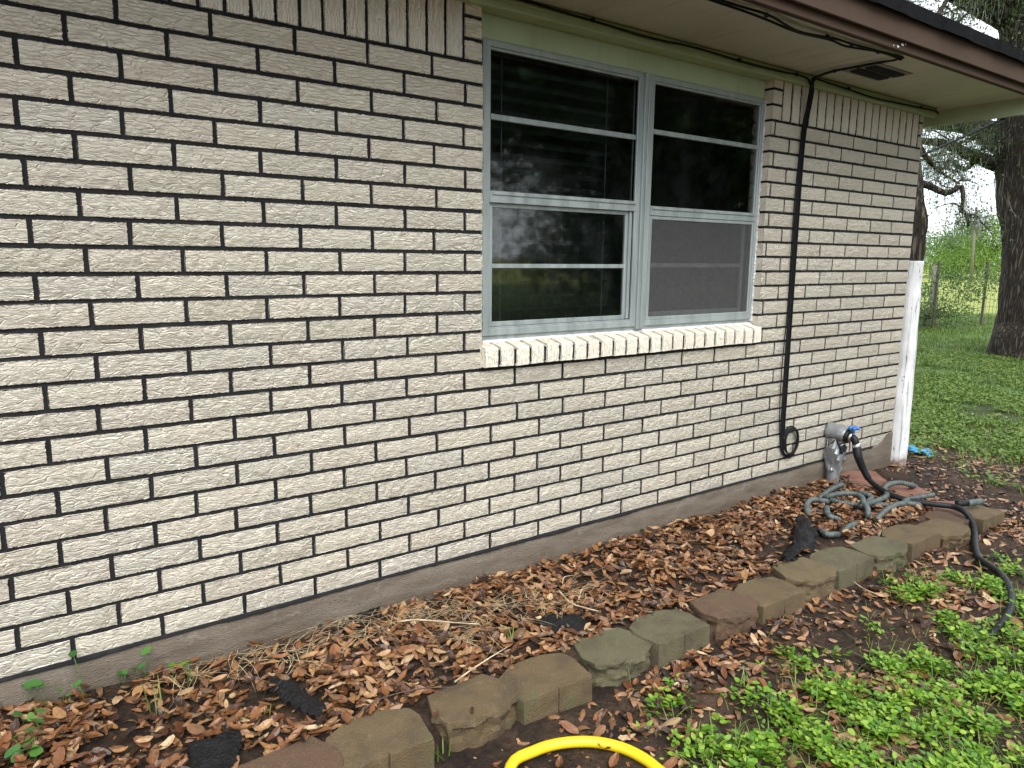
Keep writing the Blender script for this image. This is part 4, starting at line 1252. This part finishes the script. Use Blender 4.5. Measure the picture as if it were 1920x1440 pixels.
# straw
cl = [(640, 1165, 60), (470, 1225, 55), (560, 1235, 40), (760, 1150, 50), (880, 1180, 50), (930, 1140, 40), (1010, 1130, 40), (820, 1150, 40), (700, 1190, 40), (350, 1270, 40), (1090, 1110, 30)]
B = []
for (px, py, k) in cl:
    c0 = at_z(px, py, -.12)
    for _ in range(k): B.append((c0[0] + random.gauss(0, .06), min(-.02, c0[1] + random.gauss(0, .05))))
B = np.array(B); n = len(B); a = RNG.uniform(0, 6.28, n)
D = np.c_[np.cos(a), np.sin(a), RNG.uniform(-.05, .18, n)]; L = RNG.uniform(.06, .18, n)
ends = B + D[:, :2] * L[:, None]; ok = ends[:, 1] < -.01; B, D, L = B[ok], D[ok], L[ok]; n = len(B)
v, f = ribbons(np.c_[B, gz(B) + .035], D, L, RNG.uniform(.0015, .003, n), RNG.uniform(0, .12, n), 6, None, RNG.normal(0, .5, n))
tag(obj('dry_straw', np_mesh('dry_straw', v, f, M['straw'])), 'tangled dry straw among the leaves', 'straw', kind='stuff')

z8 = lambda x, y, z: tuple(at_z(400 + x / 2.743, 1040 + y / 2.743, z))
z6 = lambda x, y, z: tuple(at_z(960 + x / 2, 960 + y / 2, z))
for pts, r, mt, lab in (
        ([z8(950, 345, -.08), z8(1050, 335, -.075), z8(1250, 350, -.08), z8(1370, 357, -.085)], .0035, 'twig', 'long pale twig lying level across the leaves near the foundation'),
        ([z8(1240, 655, -.10), z8(1330, 590, -.09), z8(1430, 525, -.085), z8(1520, 470, -.09)], .003, 'twig', 'pale straight stem slanting behind the second and third blocks'),
        ([z8(720, 840, -.10), z8(850, 745, -.09), z8(1050, 692, -.09), z8(1250, 680, -.095)], .0025, 'darktwig', 'thin dark curved twig behind the leaf-topped block'),
        ([z6(175, 295, -.09), z6(220, 340, -.075), z6(270, 358, -.08), z6(325, 372, -.09)], .004, 'twig', 'bent pale root beside the small black fabric patch'),
        ([z6(190, 275, -.09), z6(195, 245, -.06), z6(240, 236, -.09)], .002, 'twig', 'small looped straw above the small black fabric patch'),
        ([z6(250, 330, -.09), z6(262, 290, -.07), z6(290, 268, -.085)], .002, 'twig', 'short upright dry stem right of the looped straw'),
        ([q5(1090, 720, -.10), q5(1150, 712, -.095), q5(1230, 700, -.10)], .003, 'darktwig', 'thin twig between the grey hose and the square-faced block'),
        ([q5(800, 1090, -.20), q5(860, 1130, -.195), q5(950, 1170, -.20)], .003, 'twig', 'pale twig on bare soil in front of the middle blocks'),
        ([q5(1300, 480, -.15), q5(1315, 450, -.08), q5(1330, 425, -.05)], .003, 'darktwig', 'small dead stem standing beyond the red slabs'),
        ([q5(1300, 490, -.15), q5(1280, 455, -.10), q5(1290, 440, -.08)], .0025, 'darktwig', 'tiny dead shoot left of the dead stem by the red slabs')):
    mb = MB(); mb.tube(spline(pts, .015), [r * (1 - .5 * i / len(spline(pts, .015))) for i in range(len(spline(pts, .015)))], 6)
    tag(mb.build('twig', M[mt], None, True), lab, 'twig')

# ------------------------------------------------------------------ weeds, grass, sprouts
WP = [leaf_proto(50 + k, wd=.62, fold=.35, curl=.25, nl=4, wavy=.02, obov=-.15) for k in range(8)]


def weeds(centres, per, leaf, height, spread):
    """little plants: leaves on short stalks round each centre"""
    n = len(centres) * per; c = np.repeat(np.arange(len(centres)), per)
    a = RNG.uniform(0, 6.283, n); r = np.abs(RNG.normal(0, spread, n)); hgt = RNG.uniform(.2, 1, n) * height
    P = centres[c].copy(); P[:, 0] += np.cos(a) * r; P[:, 1] += np.sin(a) * r; P[:, 2] += hgt * (1 - .4 * r / (spread * 2.5))
    az_ = a + RNG.normal(0, .5, n); R = rotmats(RNG.normal(0, .35, n), -RNG.uniform(-.1, .55, n), az_)
    s = RNG.uniform(.7, 1.3, n) * leaf; k = RNG.integers(0, 8, n); parts = []
    for j in range(8):
        m_ = k == j
        parts.append(stamp(WP[j][0] + np.array([.4, 0, 0]), WP[j][1], P[m_], R[m_], s[m_]))
    return merge(parts)


def patch_density(x, y):
    d = 0
    for (cx_, cy_, r_, w_) in PATCH: d = max(d, w_ * math.exp(-((x - cx_) ** 2 + (y - cy_) ** 2) / (r_ * r_)))
    return d


PATCH = [(*at_z(px, py, -.21)[:2], r_, w_) for px, py, r_, w_ in ((1305, 1345, .09, 1), (1265, 1350, .05, .8), (1400, 1395, .10, 1), (1470, 1330, .10, .8), (1500, 1400, .14, 1), (1560, 1290, .11, .95), (1590, 1370, .14, 1), (1640, 1330, .13, .9),
         (1690, 1250, .12, .9), (1700, 1400, .16, 1), (1790, 1270, .14, 1), (1800, 1380, .2, 1), (1880, 1310, .18, 1), (1890, 1220, .16, .9), (1420, 1260, .05, .7), (1395, 1270, .05, .6), (1500, 1250, .06, .7), (1570, 1235, .06, .6),
         (1740, 1120, .10, .8), (1720, 1105, .06, .7), (1800, 1170, .10, .7), (1860, 1100, .12, .9), (1900, 1140, .12, .9), (1900, 1060, .08, .8), (1640, 1180, .05, .5), (1850, 1440, .25, 1), (1450, 1440, .14, 1), (1660, 1440, .2, 1))]
C = []
for _ in range(26000):
    x, y = random.uniform(1.0, 4.9), random.uniform(-2.6, -.85)
    if random.random() < patch_density(x, y) * 1.5 * sstep(.0, .45, fbm(x, y, 8, 3, 4.) + .05): C.append((x, y, ground_z(x, y)))
C = np.array(C[:1000])
v, f = weeds(C, 8, .020, .042, .026)
tag(obj('broadleaf_weeds', np_mesh('broadleaf_weeds', v, f, M['weed'], True)), 'bright green broadleaf weeds carpeting the soil at lower right', 'weeds', kind='stuff')
# grass blades mixed in
n = 2600; sel = C[RNG.integers(0, len(C), n)] + np.c_[RNG.normal(0, .06, (n, 2)), np.zeros(n)]
a = RNG.uniform(0, 6.28, n); el = RNG.uniform(.3, 1.3, n); D = np.c_[np.cos(a) * np.cos(el), np.sin(a) * np.cos(el), np.sin(el)]
v, f = ribbons(sel, D, RNG.uniform(.04, .13, n), RNG.uniform(.002, .004, n), RNG.uniform(.1, .7, n), 4)
tag(obj('weedy_grass', np_mesh('weedy_grass', v, f, M['grass'])), 'thin grass blades growing among the broadleaf weeds', 'grass', kind='stuff')


# lawn beyond the corner
def lawn_ok(x, y):
    if x < 5.02 and y > -.9: return 0
    if x < X1 + .1 and y > -.05: return 0
    bare = sstep(5.0, 6.8, x + .9 * fbm(x, y, 1.3, 3, 6.)) * (1 - .9 * sstep(.12, .38, fbm(x, y, 1.1, 3, 1.)))
    return bare


C = []
for _ in range(60000):
    t = random.random(); x = 4.6 + 18.4 * t ** 1.7; s = (x - CAM[0])
    lo = CAM[1] + s * .20; hi = CAM[1] + s * .66
    y = random.uniform(lo, hi)
    if x < 5.1 and y > -.95 and random.random() > .3: continue
    if random.random() < max(.03, lawn_ok(x, y)): C.append((x, y, ground_z(x, y)))
C = np.array(C); C = C[~((C[:, 0] < 5.08) & (C[:, 1] > -.9))]
n = len(C) * 3; base = np.repeat(C, 3, 0) + np.c_[RNG.normal(0, .03, (n, 2)), np.zeros(n)]
dist_ = np.linalg.norm(base - CAM, axis=1)
a = RNG.uniform(0, 6.28, n); el = RNG.uniform(.5, 1.4, n); D = np.c_[np.cos(a) * np.cos(el), np.sin(a) * np.cos(el), np.sin(el)]
v, f = ribbons(base, D, RNG.uniform(.035, .10, n) * np.where(dist_ > 14, 1.4, 1), RNG.uniform(.003, .005, n) * (.6 + dist_ / 9), RNG.uniform(.1, .6, n), 3)
tag(obj('lawn_grass', np_mesh('lawn_grass', v, f, M['grass'])), 'short green lawn grass between the house corner and the fence', 'grass', kind='stuff')
sel = C[C[:, 0] < 13]; sel = sel[RNG.uniform(0, 1, len(sel)) < .22]
v, f = weeds(sel, 6, .03, .05, .035)
tag(obj('lawn_clover', np_mesh('lawn_clover', v, f, M['grass'], True)), 'low broadleaf clover scattered through the lawn', 'clover', kind='stuff')


# sprouts and tufts that stand alone
def leafy_plant(name, spots, label, z, leafm, stems=True, group=None, cat='plant'):
    p0 = at_z(*spots[0][:2], z); root = empty(name, p0); tag(root, label, cat, group)
    for (px, py, r_, lift_) in spots:
        g_ = at_z(px, py, z + lift_); d = np.linalg.norm(g_ - CAM)
        if g_[1] > -.012: g_ = at_y(px, py, -.015)
        s_ = r_ * 2.3 * (g_ - CAM) @ FWD / FPX
        k = random.randrange(8); o = obj('leaf', np_mesh('leaf', WP[k][0] * [1, 1.15, 1], WP[k][1], leafm, True), root, g_ - p0)
        o.scale = (s_,) * 3; o.rotation_euler = (random.uniform(-.3, .5), random.uniform(-.5, .2), random.uniform(0, 6.28))
        if stems:
            b0 = np.array([g_[0] + random.uniform(-.02, .02), min(-.015, g_[1] - .005), ground_z(g_[0], min(-.015, g_[1]))])
            mb = MB(); mb.tube([b0, (b0 + g_) / 2 + np.array([.006, -.004, .01]), g_], .0012, 5); mb.build('stem', M['vine'], root, True)
    return root


z7 = lambda x, y: (x / 4.571, 1180 + y / 4.571)
leafy_plant('leafy_vine', [(*z7(x, y), r_ / 4.571, l) for x, y, r_, l in ((120, 935, 62, .03), (235, 1030, 75, .035), (110, 1050, 60, .02), (310, 1040, 62, .03), (150, 1090, 50, .02), (245, 865, 45, .04), (315, 785, 50, .05), (265, 750, 40, .04), (345, 690, 55, .05), (150, 725, 52, .04), (250, 960, 55, .03))],
            'dark green broad-leaved vine at the lower left corner', -.09, M['vine'])
leafy_plant('leafy_sprout', [(*z7(x, y), r_ / 4.571, l) for x, y, r_, l in ((280, 480, 70, .05), (330, 490, 55, .05), (235, 495, 45, .04), (510, 515, 28, .03))], 'round-leaved seedling against the foundation above the vine', -.07, M['vine'])
leafy_plant('leafy_sprout', [(*z7(x, y), r_ / 4.571, l) for x, y, r_, l in ((625, 215, 45, .12), (662, 468, 40, .05), (590, 560, 25, .02))], 'tall thin sprout reaching up to the lowest brick course', -.08, M['vine'])
leafy_plant('leafy_sprout', [(*z7(x, y), r_ / 4.571, l) for x, y, r_, l in ((1255, 182, 44, .08), (1155, 335, 42, .03), (1218, 312, 34, .04), (1042, 380, 38, .02), (1065, 370, 30, .03))], 'small sprout with one leaf high against the foundation', -.09, M['vine'])
leafy_plant('leafy_sprout', [(*z7(x, y), r_ / 4.571, l) for x, y, r_, l in ((1575, 295, 45, .05), (1615, 285, 34, .06), (1465, 303, 28, .04), (1610, 350, 28, .02))], 'light green sprout by the foundation, rightmost of the seedlings', -.09, M['weed'])


def tuft(px, py, z, nb, L, spread, label, mat='grass'):
    p0 = at_z(px, py, z); root = empty('grass_tuft', p0); tag(root, label, 'grass', 'grass tufts by the blocks')
    for k in range(nb):
        a_ = random.uniform(0, 6.28); e_ = random.uniform(.7, 1.45)
        d = np.array([[math.cos(a_) * math.cos(e_), math.sin(a_) * math.cos(e_), math.sin(e_)]])
        v, f = ribbons(np.array([[random.gauss(0, spread), random.gauss(0, spread), 0]]), d, np.array([L * random.uniform(.6, 1.1)]), np.array([.0042]), np.array([random.uniform(.1, .6)]), 7)
        obj('blade', np_mesh('blade', v, f, M[mat]), root, (0, 0, 0))


tuft(741, 1425, -.22, 5, .13, .012, 'upright grass blades in front of the second block')
tuft(822, 1418, -.22, 7, .13, .014, 'spreading grass tuft at the foot of the leaf-topped block')
tuft(1112, 1288, -.22, 5, .10, .012, 'small grass tuft at the foot of the grey-green block')
tuft(505, 1330, -.13, 6, .14, .03, 'thin grass blades over the dark fabric strip')
tuft(330, 1330, -.12, 5, .14, .03, 'thin green grass blades right of the broad-leaved vine')
tuft(960, 1195, -.13, 6, .09, .01, 'small green tuft among the straw behind the fourth block')

# ------------------------------------------------------------------ trees
def limb_geo(pts, r0, r1, seed, n=14, step=.12, gn=.12):
    sp = spline(pts, step); m_ = len(sp); rad = [r0 + (r1 - r0) * (i / (m_ - 1)) ** .8 for i in range(m_)]

    def ring(i, ang):
        p = sp[i]; return np.array([1 + gn * mnoise.noise(Vector((math.cos(a) * 1.3 + seed, math.sin(a) * 1.3, (p[2] + p[0]) * 1.6 / max(.3, r0 * 3)))) + gn * .6 * mnoise.noise(Vector((math.cos(a) * 3 + seed, math.sin(a) * 3, (p[2] + p[1]) * 4))) for a in ang])
    return tube_geo(sp, rad, n, True, ring), sp


def leaf_cloud(centres, per, spread, size, flat=.7):
    n = len(centres) * per; c = np.repeat(np.asarray(centres), per, 0)
    P = c + RNG.normal(0, 1, (n, 3)) * np.array([spread, spread, spread * flat])
    R = rotmats(RNG.normal(0, .8, n), RNG.normal(0, .8, n), RNG.uniform(0, 6.28, n))
    pv = np.array([(-.5, 0, 0), (0, -.22, .05), (.5, 0, 0), (0, .22, .05)])
    return stamp(pv, np.array([(0, 1, 2, 3)]), P, R, RNG.uniform(.6, 1.3, n) * size)


def subdivide_branches(root_pts, r, count, length, seed, lv=2):
    """random crooked branches off a limb; returns list of (pts, r0, r1) and tips"""
    rnd = random.Random(seed); out = []; tips = []
    sp = spline(root_pts, .3)
    for k in range(count):
        i = rnd.randrange(len(sp) // 4, len(sp)); p = sp[i]; q = [p]
        d = np.array([rnd.gauss(0, 1), rnd.gauss(0, 1), rnd.gauss(.05, .55)]); d /= np.linalg.norm(d)
        L = length * rnd.uniform(.5, 1.2)
        for s_ in range(4):
            d = d + np.array([rnd.gauss(0, .45), rnd.gauss(0, .45), rnd.gauss(-.03, .4)]); d /= np.linalg.norm(d); p = p + d * L / 4; q.append(p)
        out.append((q, r, r * .3)); tips += q[1:]
        if lv > 1:
            o2, t2 = subdivide_branches(q, r * .45, 3, length * .5, rnd.random(), lv - 1); out += o2; tips += t2
    return out, tips


def tree(name, label, limbs, leafmat, per, spread, lsize, subs, sublen, seed, group=None, moss=0, base=None, crown_name='crown', barkmat=None):
    root = empty(name, base if base is not None else limbs[0][0][0]); tag(root, label, 'tree', group)
    allV, allF = [], []; o_ = 0; tips = []
    for k, (pts, r0, r1, *own) in enumerate(limbs):
        (V, F), sp = limb_geo(pts, r0, r1, seed + k * 3.1, 18 if r0 > .25 else 12, .1 if r0 > .1 else .08)
        if k == 0: obj('trunk', mesh('trunk', V, F, barkmat or M['bark'], True), root)
        else: obj('limb', mesh('limb', V, F, barkmat or M['bark'], True), root)
        if k > 0 or len(limbs) == 1:
            br, tp = subdivide_branches(pts, max(.014, r1 * .5), own[0] if own else subs, own[1] if own else sublen, seed * 7 + k); tips += tp
            mb = MB()
            for q, a_, b_ in br:
                (V, F), _ = limb_geo(q, a_, b_, seed, 6, .25); mb.add(V, F)
            if mb.V: tag(obj('branches', mesh('branches', mb.V, mb.F, barkmat or M['bark'], True), root), kind='stuff')
    if leafmat is not None and tips:
        v, f = leaf_cloud(tips, per, spread, lsize); tag(obj(crown_name, np_mesh(crown_name, v, f, leafmat), root), kind='stuff')
    if moss and tips:
        t = np.array(tips)[RNG.integers(0, len(tips), moss)]; n = len(t) * 22
        b_ = np.repeat(t, 22, 0) + RNG.normal(0, .10, (n, 3)); a_ = RNG.uniform(0, 6.28, n); D = np.c_[np.cos(a_) * .25, np.sin(a_) * .25, -np.ones(n) * .95]
        v, f = ribbons(b_, D, RNG.uniform(.08, .30, n), RNG.uniform(.004, .008, n), RNG.uniform(-.05, .1, n), 4, None, RNG.normal(0, .25, n))
        tag(obj('spanish_moss', np_mesh('spanish_moss', v, f, M['moss']), root), kind='stuff')
    return root


T = lambda px, py, x: tuple(at_x(px, py, x))
TX = 13.3
base = np.array(at_z(1950, 668, -.22)); TX = base[0]
trunk = [tuple(base + [0, 0, -.3]), tuple(base + [0, 0, .02]), T(1948, 600, TX), T(1948, 480, TX), T(1940, 380, TX), T(1935, 300, TX), T(1932, 200, TX), T(1930, 80, TX), T(1932, -60, TX), T(1927, -260, TX), T(1907, -500, TX)]
limbs = [(trunk, .60, .26),
         ([T(1927, 330, TX), T(1862, 306, TX - .1), T(1838, 298, TX - .3), T(1815, 290, TX - .5), T(1790, 276, TX - .6), T(1760, 268, TX - .7), T(1700, 262, TX - .8)], .15, .045, 4, .8),
         ([T(1917, 290, TX), T(1862, 255, TX + .2), T(1830, 238, TX + .5), T(1790, 232, TX + .8), T(1720, 228, TX + 1.2)], .24, .10, 6, .9),
         ([T(1832, 296, TX - .3), T(1808, 318, TX - .4), T(1780, 300, TX - .4), T(1770, 316, TX - .4)], .05, .02, 3, .5),
         ([T(1932, 60, TX), T(1860, 20, TX - .4), T(1800, -10, TX - 1), T(1700, -60, TX - 1.6), T(1500, -140, TX - 2.4)], .20, .07),
         ([T(1932, 0, TX), T(1987, -120, TX - .8), T(2040, -260, TX - 2)], .22, .08),
         ([T(1930, 120, TX), T(2007, 30, TX - .6), T(2080, -60, TX - 1.5), T(2200, -100, TX - 3)], .2, .07)]
big = tree('oak_tree', 'huge dark live oak trunk at the right edge with spreading mossy limbs', limbs, M['oakleaf'], 55, .24, .042, 9, 1.9, 5, 'live oaks', 90, base)
# high canopy over the roof edge
cs = []
while len(cs) < 460:
    p_ = at_x(random.uniform(1560, 2080), random.uniform(-420, 75), TX + random.uniform(-2.2, 1.6))
    if fbm(p_[1] * 1.1, p_[2] * 1.1, .8, 2, 7.) > -.4: cs.append(p_)
v, f = leaf_cloud(cs, 60, .22, .05, .8); tag(obj('canopy', np_mesh('canopy', v, f, M['oakleaf']), big), kind='stuff')
t = np.repeat(np.array(cs)[RNG.integers(0, len(cs), 90)], 24, 0); n = len(t); a = RNG.uniform(0, 6.28, n)
v, f = ribbons(t + RNG.normal(0, .12, (n, 3)), np.c_[np.cos(a) * .3, np.sin(a) * .3, -np.ones(n) * .9], RNG.uniform(.1, .4, n), RNG.uniform(.005, .009, n), RNG.uniform(-.05, .1, n), 4, None, RNG.normal(0, .3, n))
tag(obj('hanging_moss', np_mesh('hanging_moss', v, f, M['moss']), big), kind='stuff')
# root flare
(V, F), _ = limb_geo([tuple(base + [0, 0, -.25]), tuple(base + [-.02, .02, .1]), tuple(base + [0, 0, .55])], .86, .60, 21, 20, .07, .22)
obj('root_flare', mesh('root_flare', V, F, M['bark'], True), big)

X2 = 9.6
b2 = at_x(1680, 590, X2); b2[2] = -.25
limbs = [([tuple(b2), T(1700, 540, X2), T(1714, 480, X2), T(1719, 440, X2), T(1722, 415, X2), T(1714, 370, X2), T(1712, 320, X2), T(1700, 230, X2), T(1690, 100, X2), T(1660, -60, X2)], .145, .07),
         ([T(1722, 425, X2), T(1731, 412, X2), T(1737, 402, X2)], .05, .012, 0, .1),
         ([T(1712, 352, X2), T(1730, 345, X2 + .1), T(1750, 352, X2 + .2), T(1772, 362, X2 + .3), T(1790, 356, X2 + .4), T(1803, 350, X2 + .45), T(1806, 378, X2 + .45), T(1801, 396, X2 + .4), T(1812, 402, X2 + .4), T(1816, 424, X2 + .4)], .055, .014, 6, .42),
         ([T(1700, 230, X2), T(1740, 300, X2 + .4), T(1775, 330, X2 + .9), T(1800, 345, X2 + 1)], .05, .012),
         ([T(1695, 150, X2), T(1740, 60, X2 + .6), T(1800, -40, X2 + 1.5)], .06, .02)]
tree('oak_tree', 'slimmer crooked oak just behind the white post with drooping leafy branches', limbs, M['oakleaf'], 15, .13, .036, 6, .75, 9, 'live oaks', 45, b2)


def round_tree(name, label, base, h, r, mat, nleaf, ls, seed, group, trunk_r=.15, clumps=26, cat='tree', low=.25):
    rnd = random.Random(seed); base = np.array(base, float); root = empty(name, base); tag(root, label, cat, group)
    (V, F), _ = limb_geo([tuple(base + [0, 0, -.2]), tuple(base + [rnd.uniform(-.2, .2), 0, h * .35]), tuple(base + [rnd.uniform(-.3, .3), rnd.uniform(-.3, .3), h * .75])], trunk_r, trunk_r * .4, seed, 8, .4)
    obj('trunk', mesh('trunk', V, F, M['bark'], True), root)
    cs = []
    while len(cs) < clumps:
        q = np.array([rnd.uniform(-1, 1), rnd.uniform(-1, 1), rnd.uniform(-1, 1)])
        if .25 < np.linalg.norm(q) < 1: cs.append(base + np.array([q[0] * r, q[1] * r, h * (low + (1 - low) * .5) + q[2] * h * (1 - low) * .5]))
    mb = MB()
    for c_ in cs:
        (V, F), _ = limb_geo([tuple(base + [0, 0, h * .3]), tuple((base + [0, 0, h * .35] + c_) / 2), tuple(c_)], trunk_r * .3, trunk_r * .08, seed, 5, .6); mb.add(V, F)
    tag(obj('branches', mesh('branches', mb.V, mb.F, M['bark'], True), root), kind='stuff')
    v, f = leaf_cloud(cs, nleaf // clumps, r * .24, ls, .8); tag(obj('crown', np_mesh('crown', v, f, mat), root), kind='stuff')
    return root


def ground_at(px, dist):        # a point on the ground seen in column px, dist metres ahead
    d = ray(px, 520); t = dist / np.linalg.norm(d[:2]); p = CAM + d * t; return (p[0], p[1], ground_z(p[0], p[1]))


for (px, dist, h, r, mt, nl, ls, lab, g) in (
        (1758, 84, 3.9, 3.0, 'treeleaf', 3600, .26, 'hazy grey-green tree far behind the fence on the left', 'trees beyond the fence'),
        (1797, 80, 5.0, 3.0, 'treeleaf', 4600, .24, 'rounded mid-green tree behind the fence, left of the utility pole', 'trees beyond the fence'),
        (1815, 112, 7.2, 3.4, 'treeleaf', 3600, .34, 'taller darker tree far behind, beside the utility pole', 'trees beyond the fence'),
        (1848, 74, 5.4, 2.3, 'shrubleaf', 5200, .2, 'bright yellow-green young tree right of the utility pole', 'trees beyond the fence'),
        (1885, 80, 4.0, 3.4, 'shrubleaf', 3800, .24, 'bright green tree half hidden by the big oak trunk', 'trees beyond the fence')):
    round_tree('background_tree', lab, ground_at(px, dist), h, r, M[mt], nl, ls, int(px), g, .16, 30, low=.12)
for (px, dist, h, r, lab) in ((1802, 76, 2.7, 3.2, 'low light green shrub behind the field under the rounded tree'), (1832, 72, 2.6, 2.6, 'low bright shrub behind the field near the oak trunk'), (1747, 19.0, .62, .75, 'dark green bush at the fence foot beside the white post'),
                              (1768, 78, 2.6, 3.0, 'pale shrub behind the field left of the rounded tree')):
    round_tree('shrub', lab, ground_at(px, dist), h, r, M['shrubleaf'] if dist > 21 else M['treeleaf'], 2600, .17 if dist > 21 else .06, int(px) + 5, 'shrubs along the fence', .04, 22, 'shrub', .1)
# the grove across the yard, on the camera's side (seen mirrored in the window panes)
for k, (x, y, h, r, lo_, lab) in enumerate(((8.0, -12, 9.5, 4.6, .42, 'broad oak across the yard mirrored in the left window panes'), (14.8, -12.8, 10, 3.7, .05, 'tall oak across the yard mirrored beside the window mullion'),
                                            (21.8, -13.5, 11, 4.6, .05, 'oak at the far side of the yard mirrored in the right window panes'))):
    round_tree('yard_tree', lab, (x, y, ground_z(x, y)), h, r, M['oakleaf'], 52000, .24, 70 + k, 'oaks across the yard', .3, 60, low=lo_)

# ------------------------------------------------------------------ fence
fp = [ground_at(px, dist) for px, dist in ((1640, 16.6), (1803, 20.2), (1985, 23.6))]
A, Bp = np.array(fp[0]), np.array(fp[2]); A[2] = Bp[2] = -.2
fence = empty('wire_fence', fp[1]); tag(fence, 'rusty woven wire fence on steel posts behind the lawn', 'fence')
U = (Bp - A) / np.linalg.norm(Bp - A); FL = np.linalg.norm(Bp - A)
for t in (0.02, .29, .55, .8, .985):
    c = A + (Bp - A) * t
    mb = MB(); mb.box(c[0] - .028, c[0] + .028, c[1] - .02, c[1] + .02, -.5, 1.25); mb.build('fence_post', M['wire'], fence, bevel=.006)
for j, z in enumerate((-.12, -.02, .1, .24, .40, .58, .78, .98, 1.12)):
    pts = [A + (Bp - A) * t + np.array([0, 0, z + .2 - .2 + .015 * math.sin(t * 50 + j)]) for t in np.linspace(0, 1, 60)]
    mb = MB(); mb.tube(pts, .005, 4, False); mb.build('wire', M['wire'], fence)
mb = MB(); k = 0
while k * .17 < FL:
    c = A + U * k * .17; mb.tube([c + [0, 0, .08 - .2], c + [.01 * math.sin(k), 0, .45], c + [0, 0, 1.0]], .004, 4, False); k += 1
mb.build('stay_wires', M['wire'], fence)
fpost = empty('wooden_post', ground_at(1757, 20.3)); p0 = np.array(ground_at(1757, 20.3)); tag(fpost, 'leaning grey wooden fence post behind the bush', 'post')
mb = MB(); mb.tube(spline([p0 + [0, 0, -.3], p0 + [.05, .05, .6], p0 + [.12, .1, 1.35]], .1), [.10, .1, .1, .1, .1, .1, .1, .095, .095, .09, .09, .09, .09, .09, .085, .085, .08, .08, .08, .08][:len(spline([p0 + [0, 0, -.3], p0 + [.05, .05, .6], p0 + [.12, .1, 1.35]], .1))] if False else .085, 10); mb.build('post_shaft', M['oldwood'], fpost, True)
# vine hanging on the fence
cs = [A + (Bp - A) * t + np.array([random.gauss(0, .08), random.gauss(0, .08), 1.0 + .16 * math.sin(t * 23) + random.gauss(0, .10)]) for t in np.linspace(.18, .8, 64)]
cs += [A + (Bp - A) * t + np.array([0, 0, .75 + random.gauss(0, .12)]) for t in np.linspace(.30, .50, 14)]
v, f = leaf_cloud(cs, 34, .13, .07, .8); vn = obj('fence_vine', np_mesh('fence_vine', v, f, M['treeleaf'])); tag(vn, 'leafy green vine draped along the top of the wire fence', 'vine')

# ------------------------------------------------------------------ utility pole and wires
up = np.array(ground_at(1821, 66)); top = at_x(1831, 388, up[0])
pole = empty('utility_pole', up); tag(pole, 'thin leaning utility pole with transformer behind the trees', 'utility pole')
mb = MB(); mb.tube([tuple(up), tuple((up + top) / 2), tuple(top)], [.11, .09, .08], 8); mb.build('shaft', M['polewood'], pole, True)
tr = at_x(1838, 415, up[0]); mb = MB(); mb.tube([tr + [0, 0, -.5], tr + [0, 0, -.45], tr + [0, 0, .4], tr + [0, 0, .48]], [.2, .3, .3, .2], 10); mb.build('transformer', M['steel'], pole, True)
for (p_, q_, lab) in (((1832, 394), (2300, 392), 'power line running right from the pole top'), ((1829, 414), (1500, 446), 'power line running left from the pole')):
    a_ = at_x(*p_, up[0]); b_ = at_x(*q_, up[0] - (0 if p_[0] < q_[0] else 12)); mid = (a_ + b_) / 2 - np.array([0, 0, .25])
    mb = MB(); mb.tube(spline([a_, mid, b_], 2.), .022, 5); tag(mb.build('power_line', M['cable'], None, True), lab, 'power line')
# service drop cable from the side eave
a_ = at_x(1880, 223, 5.075); b_ = at_x(1728, 291, 7.4); c_ = b_ + (b_ - a_) * 1.2
sd_ = empty('service_cable', a_); tag(sd_, 'twisted dark service cable slanting from the side eave past the oak', 'cable')
for ph in (0, math.pi):
    L_ = np.array([a_ + (c_ - a_) * t + np.array([0, .006 * math.cos(t * 160 + ph), .006 * math.sin(t * 160 + ph) - .10 * math.sin(t * math.pi) * 0]) for t in np.linspace(0, 1, 240)])
    mb = MB(); mb.tube(L_, .006, 6); mb.build('strand', M['cable'], sd_, True)
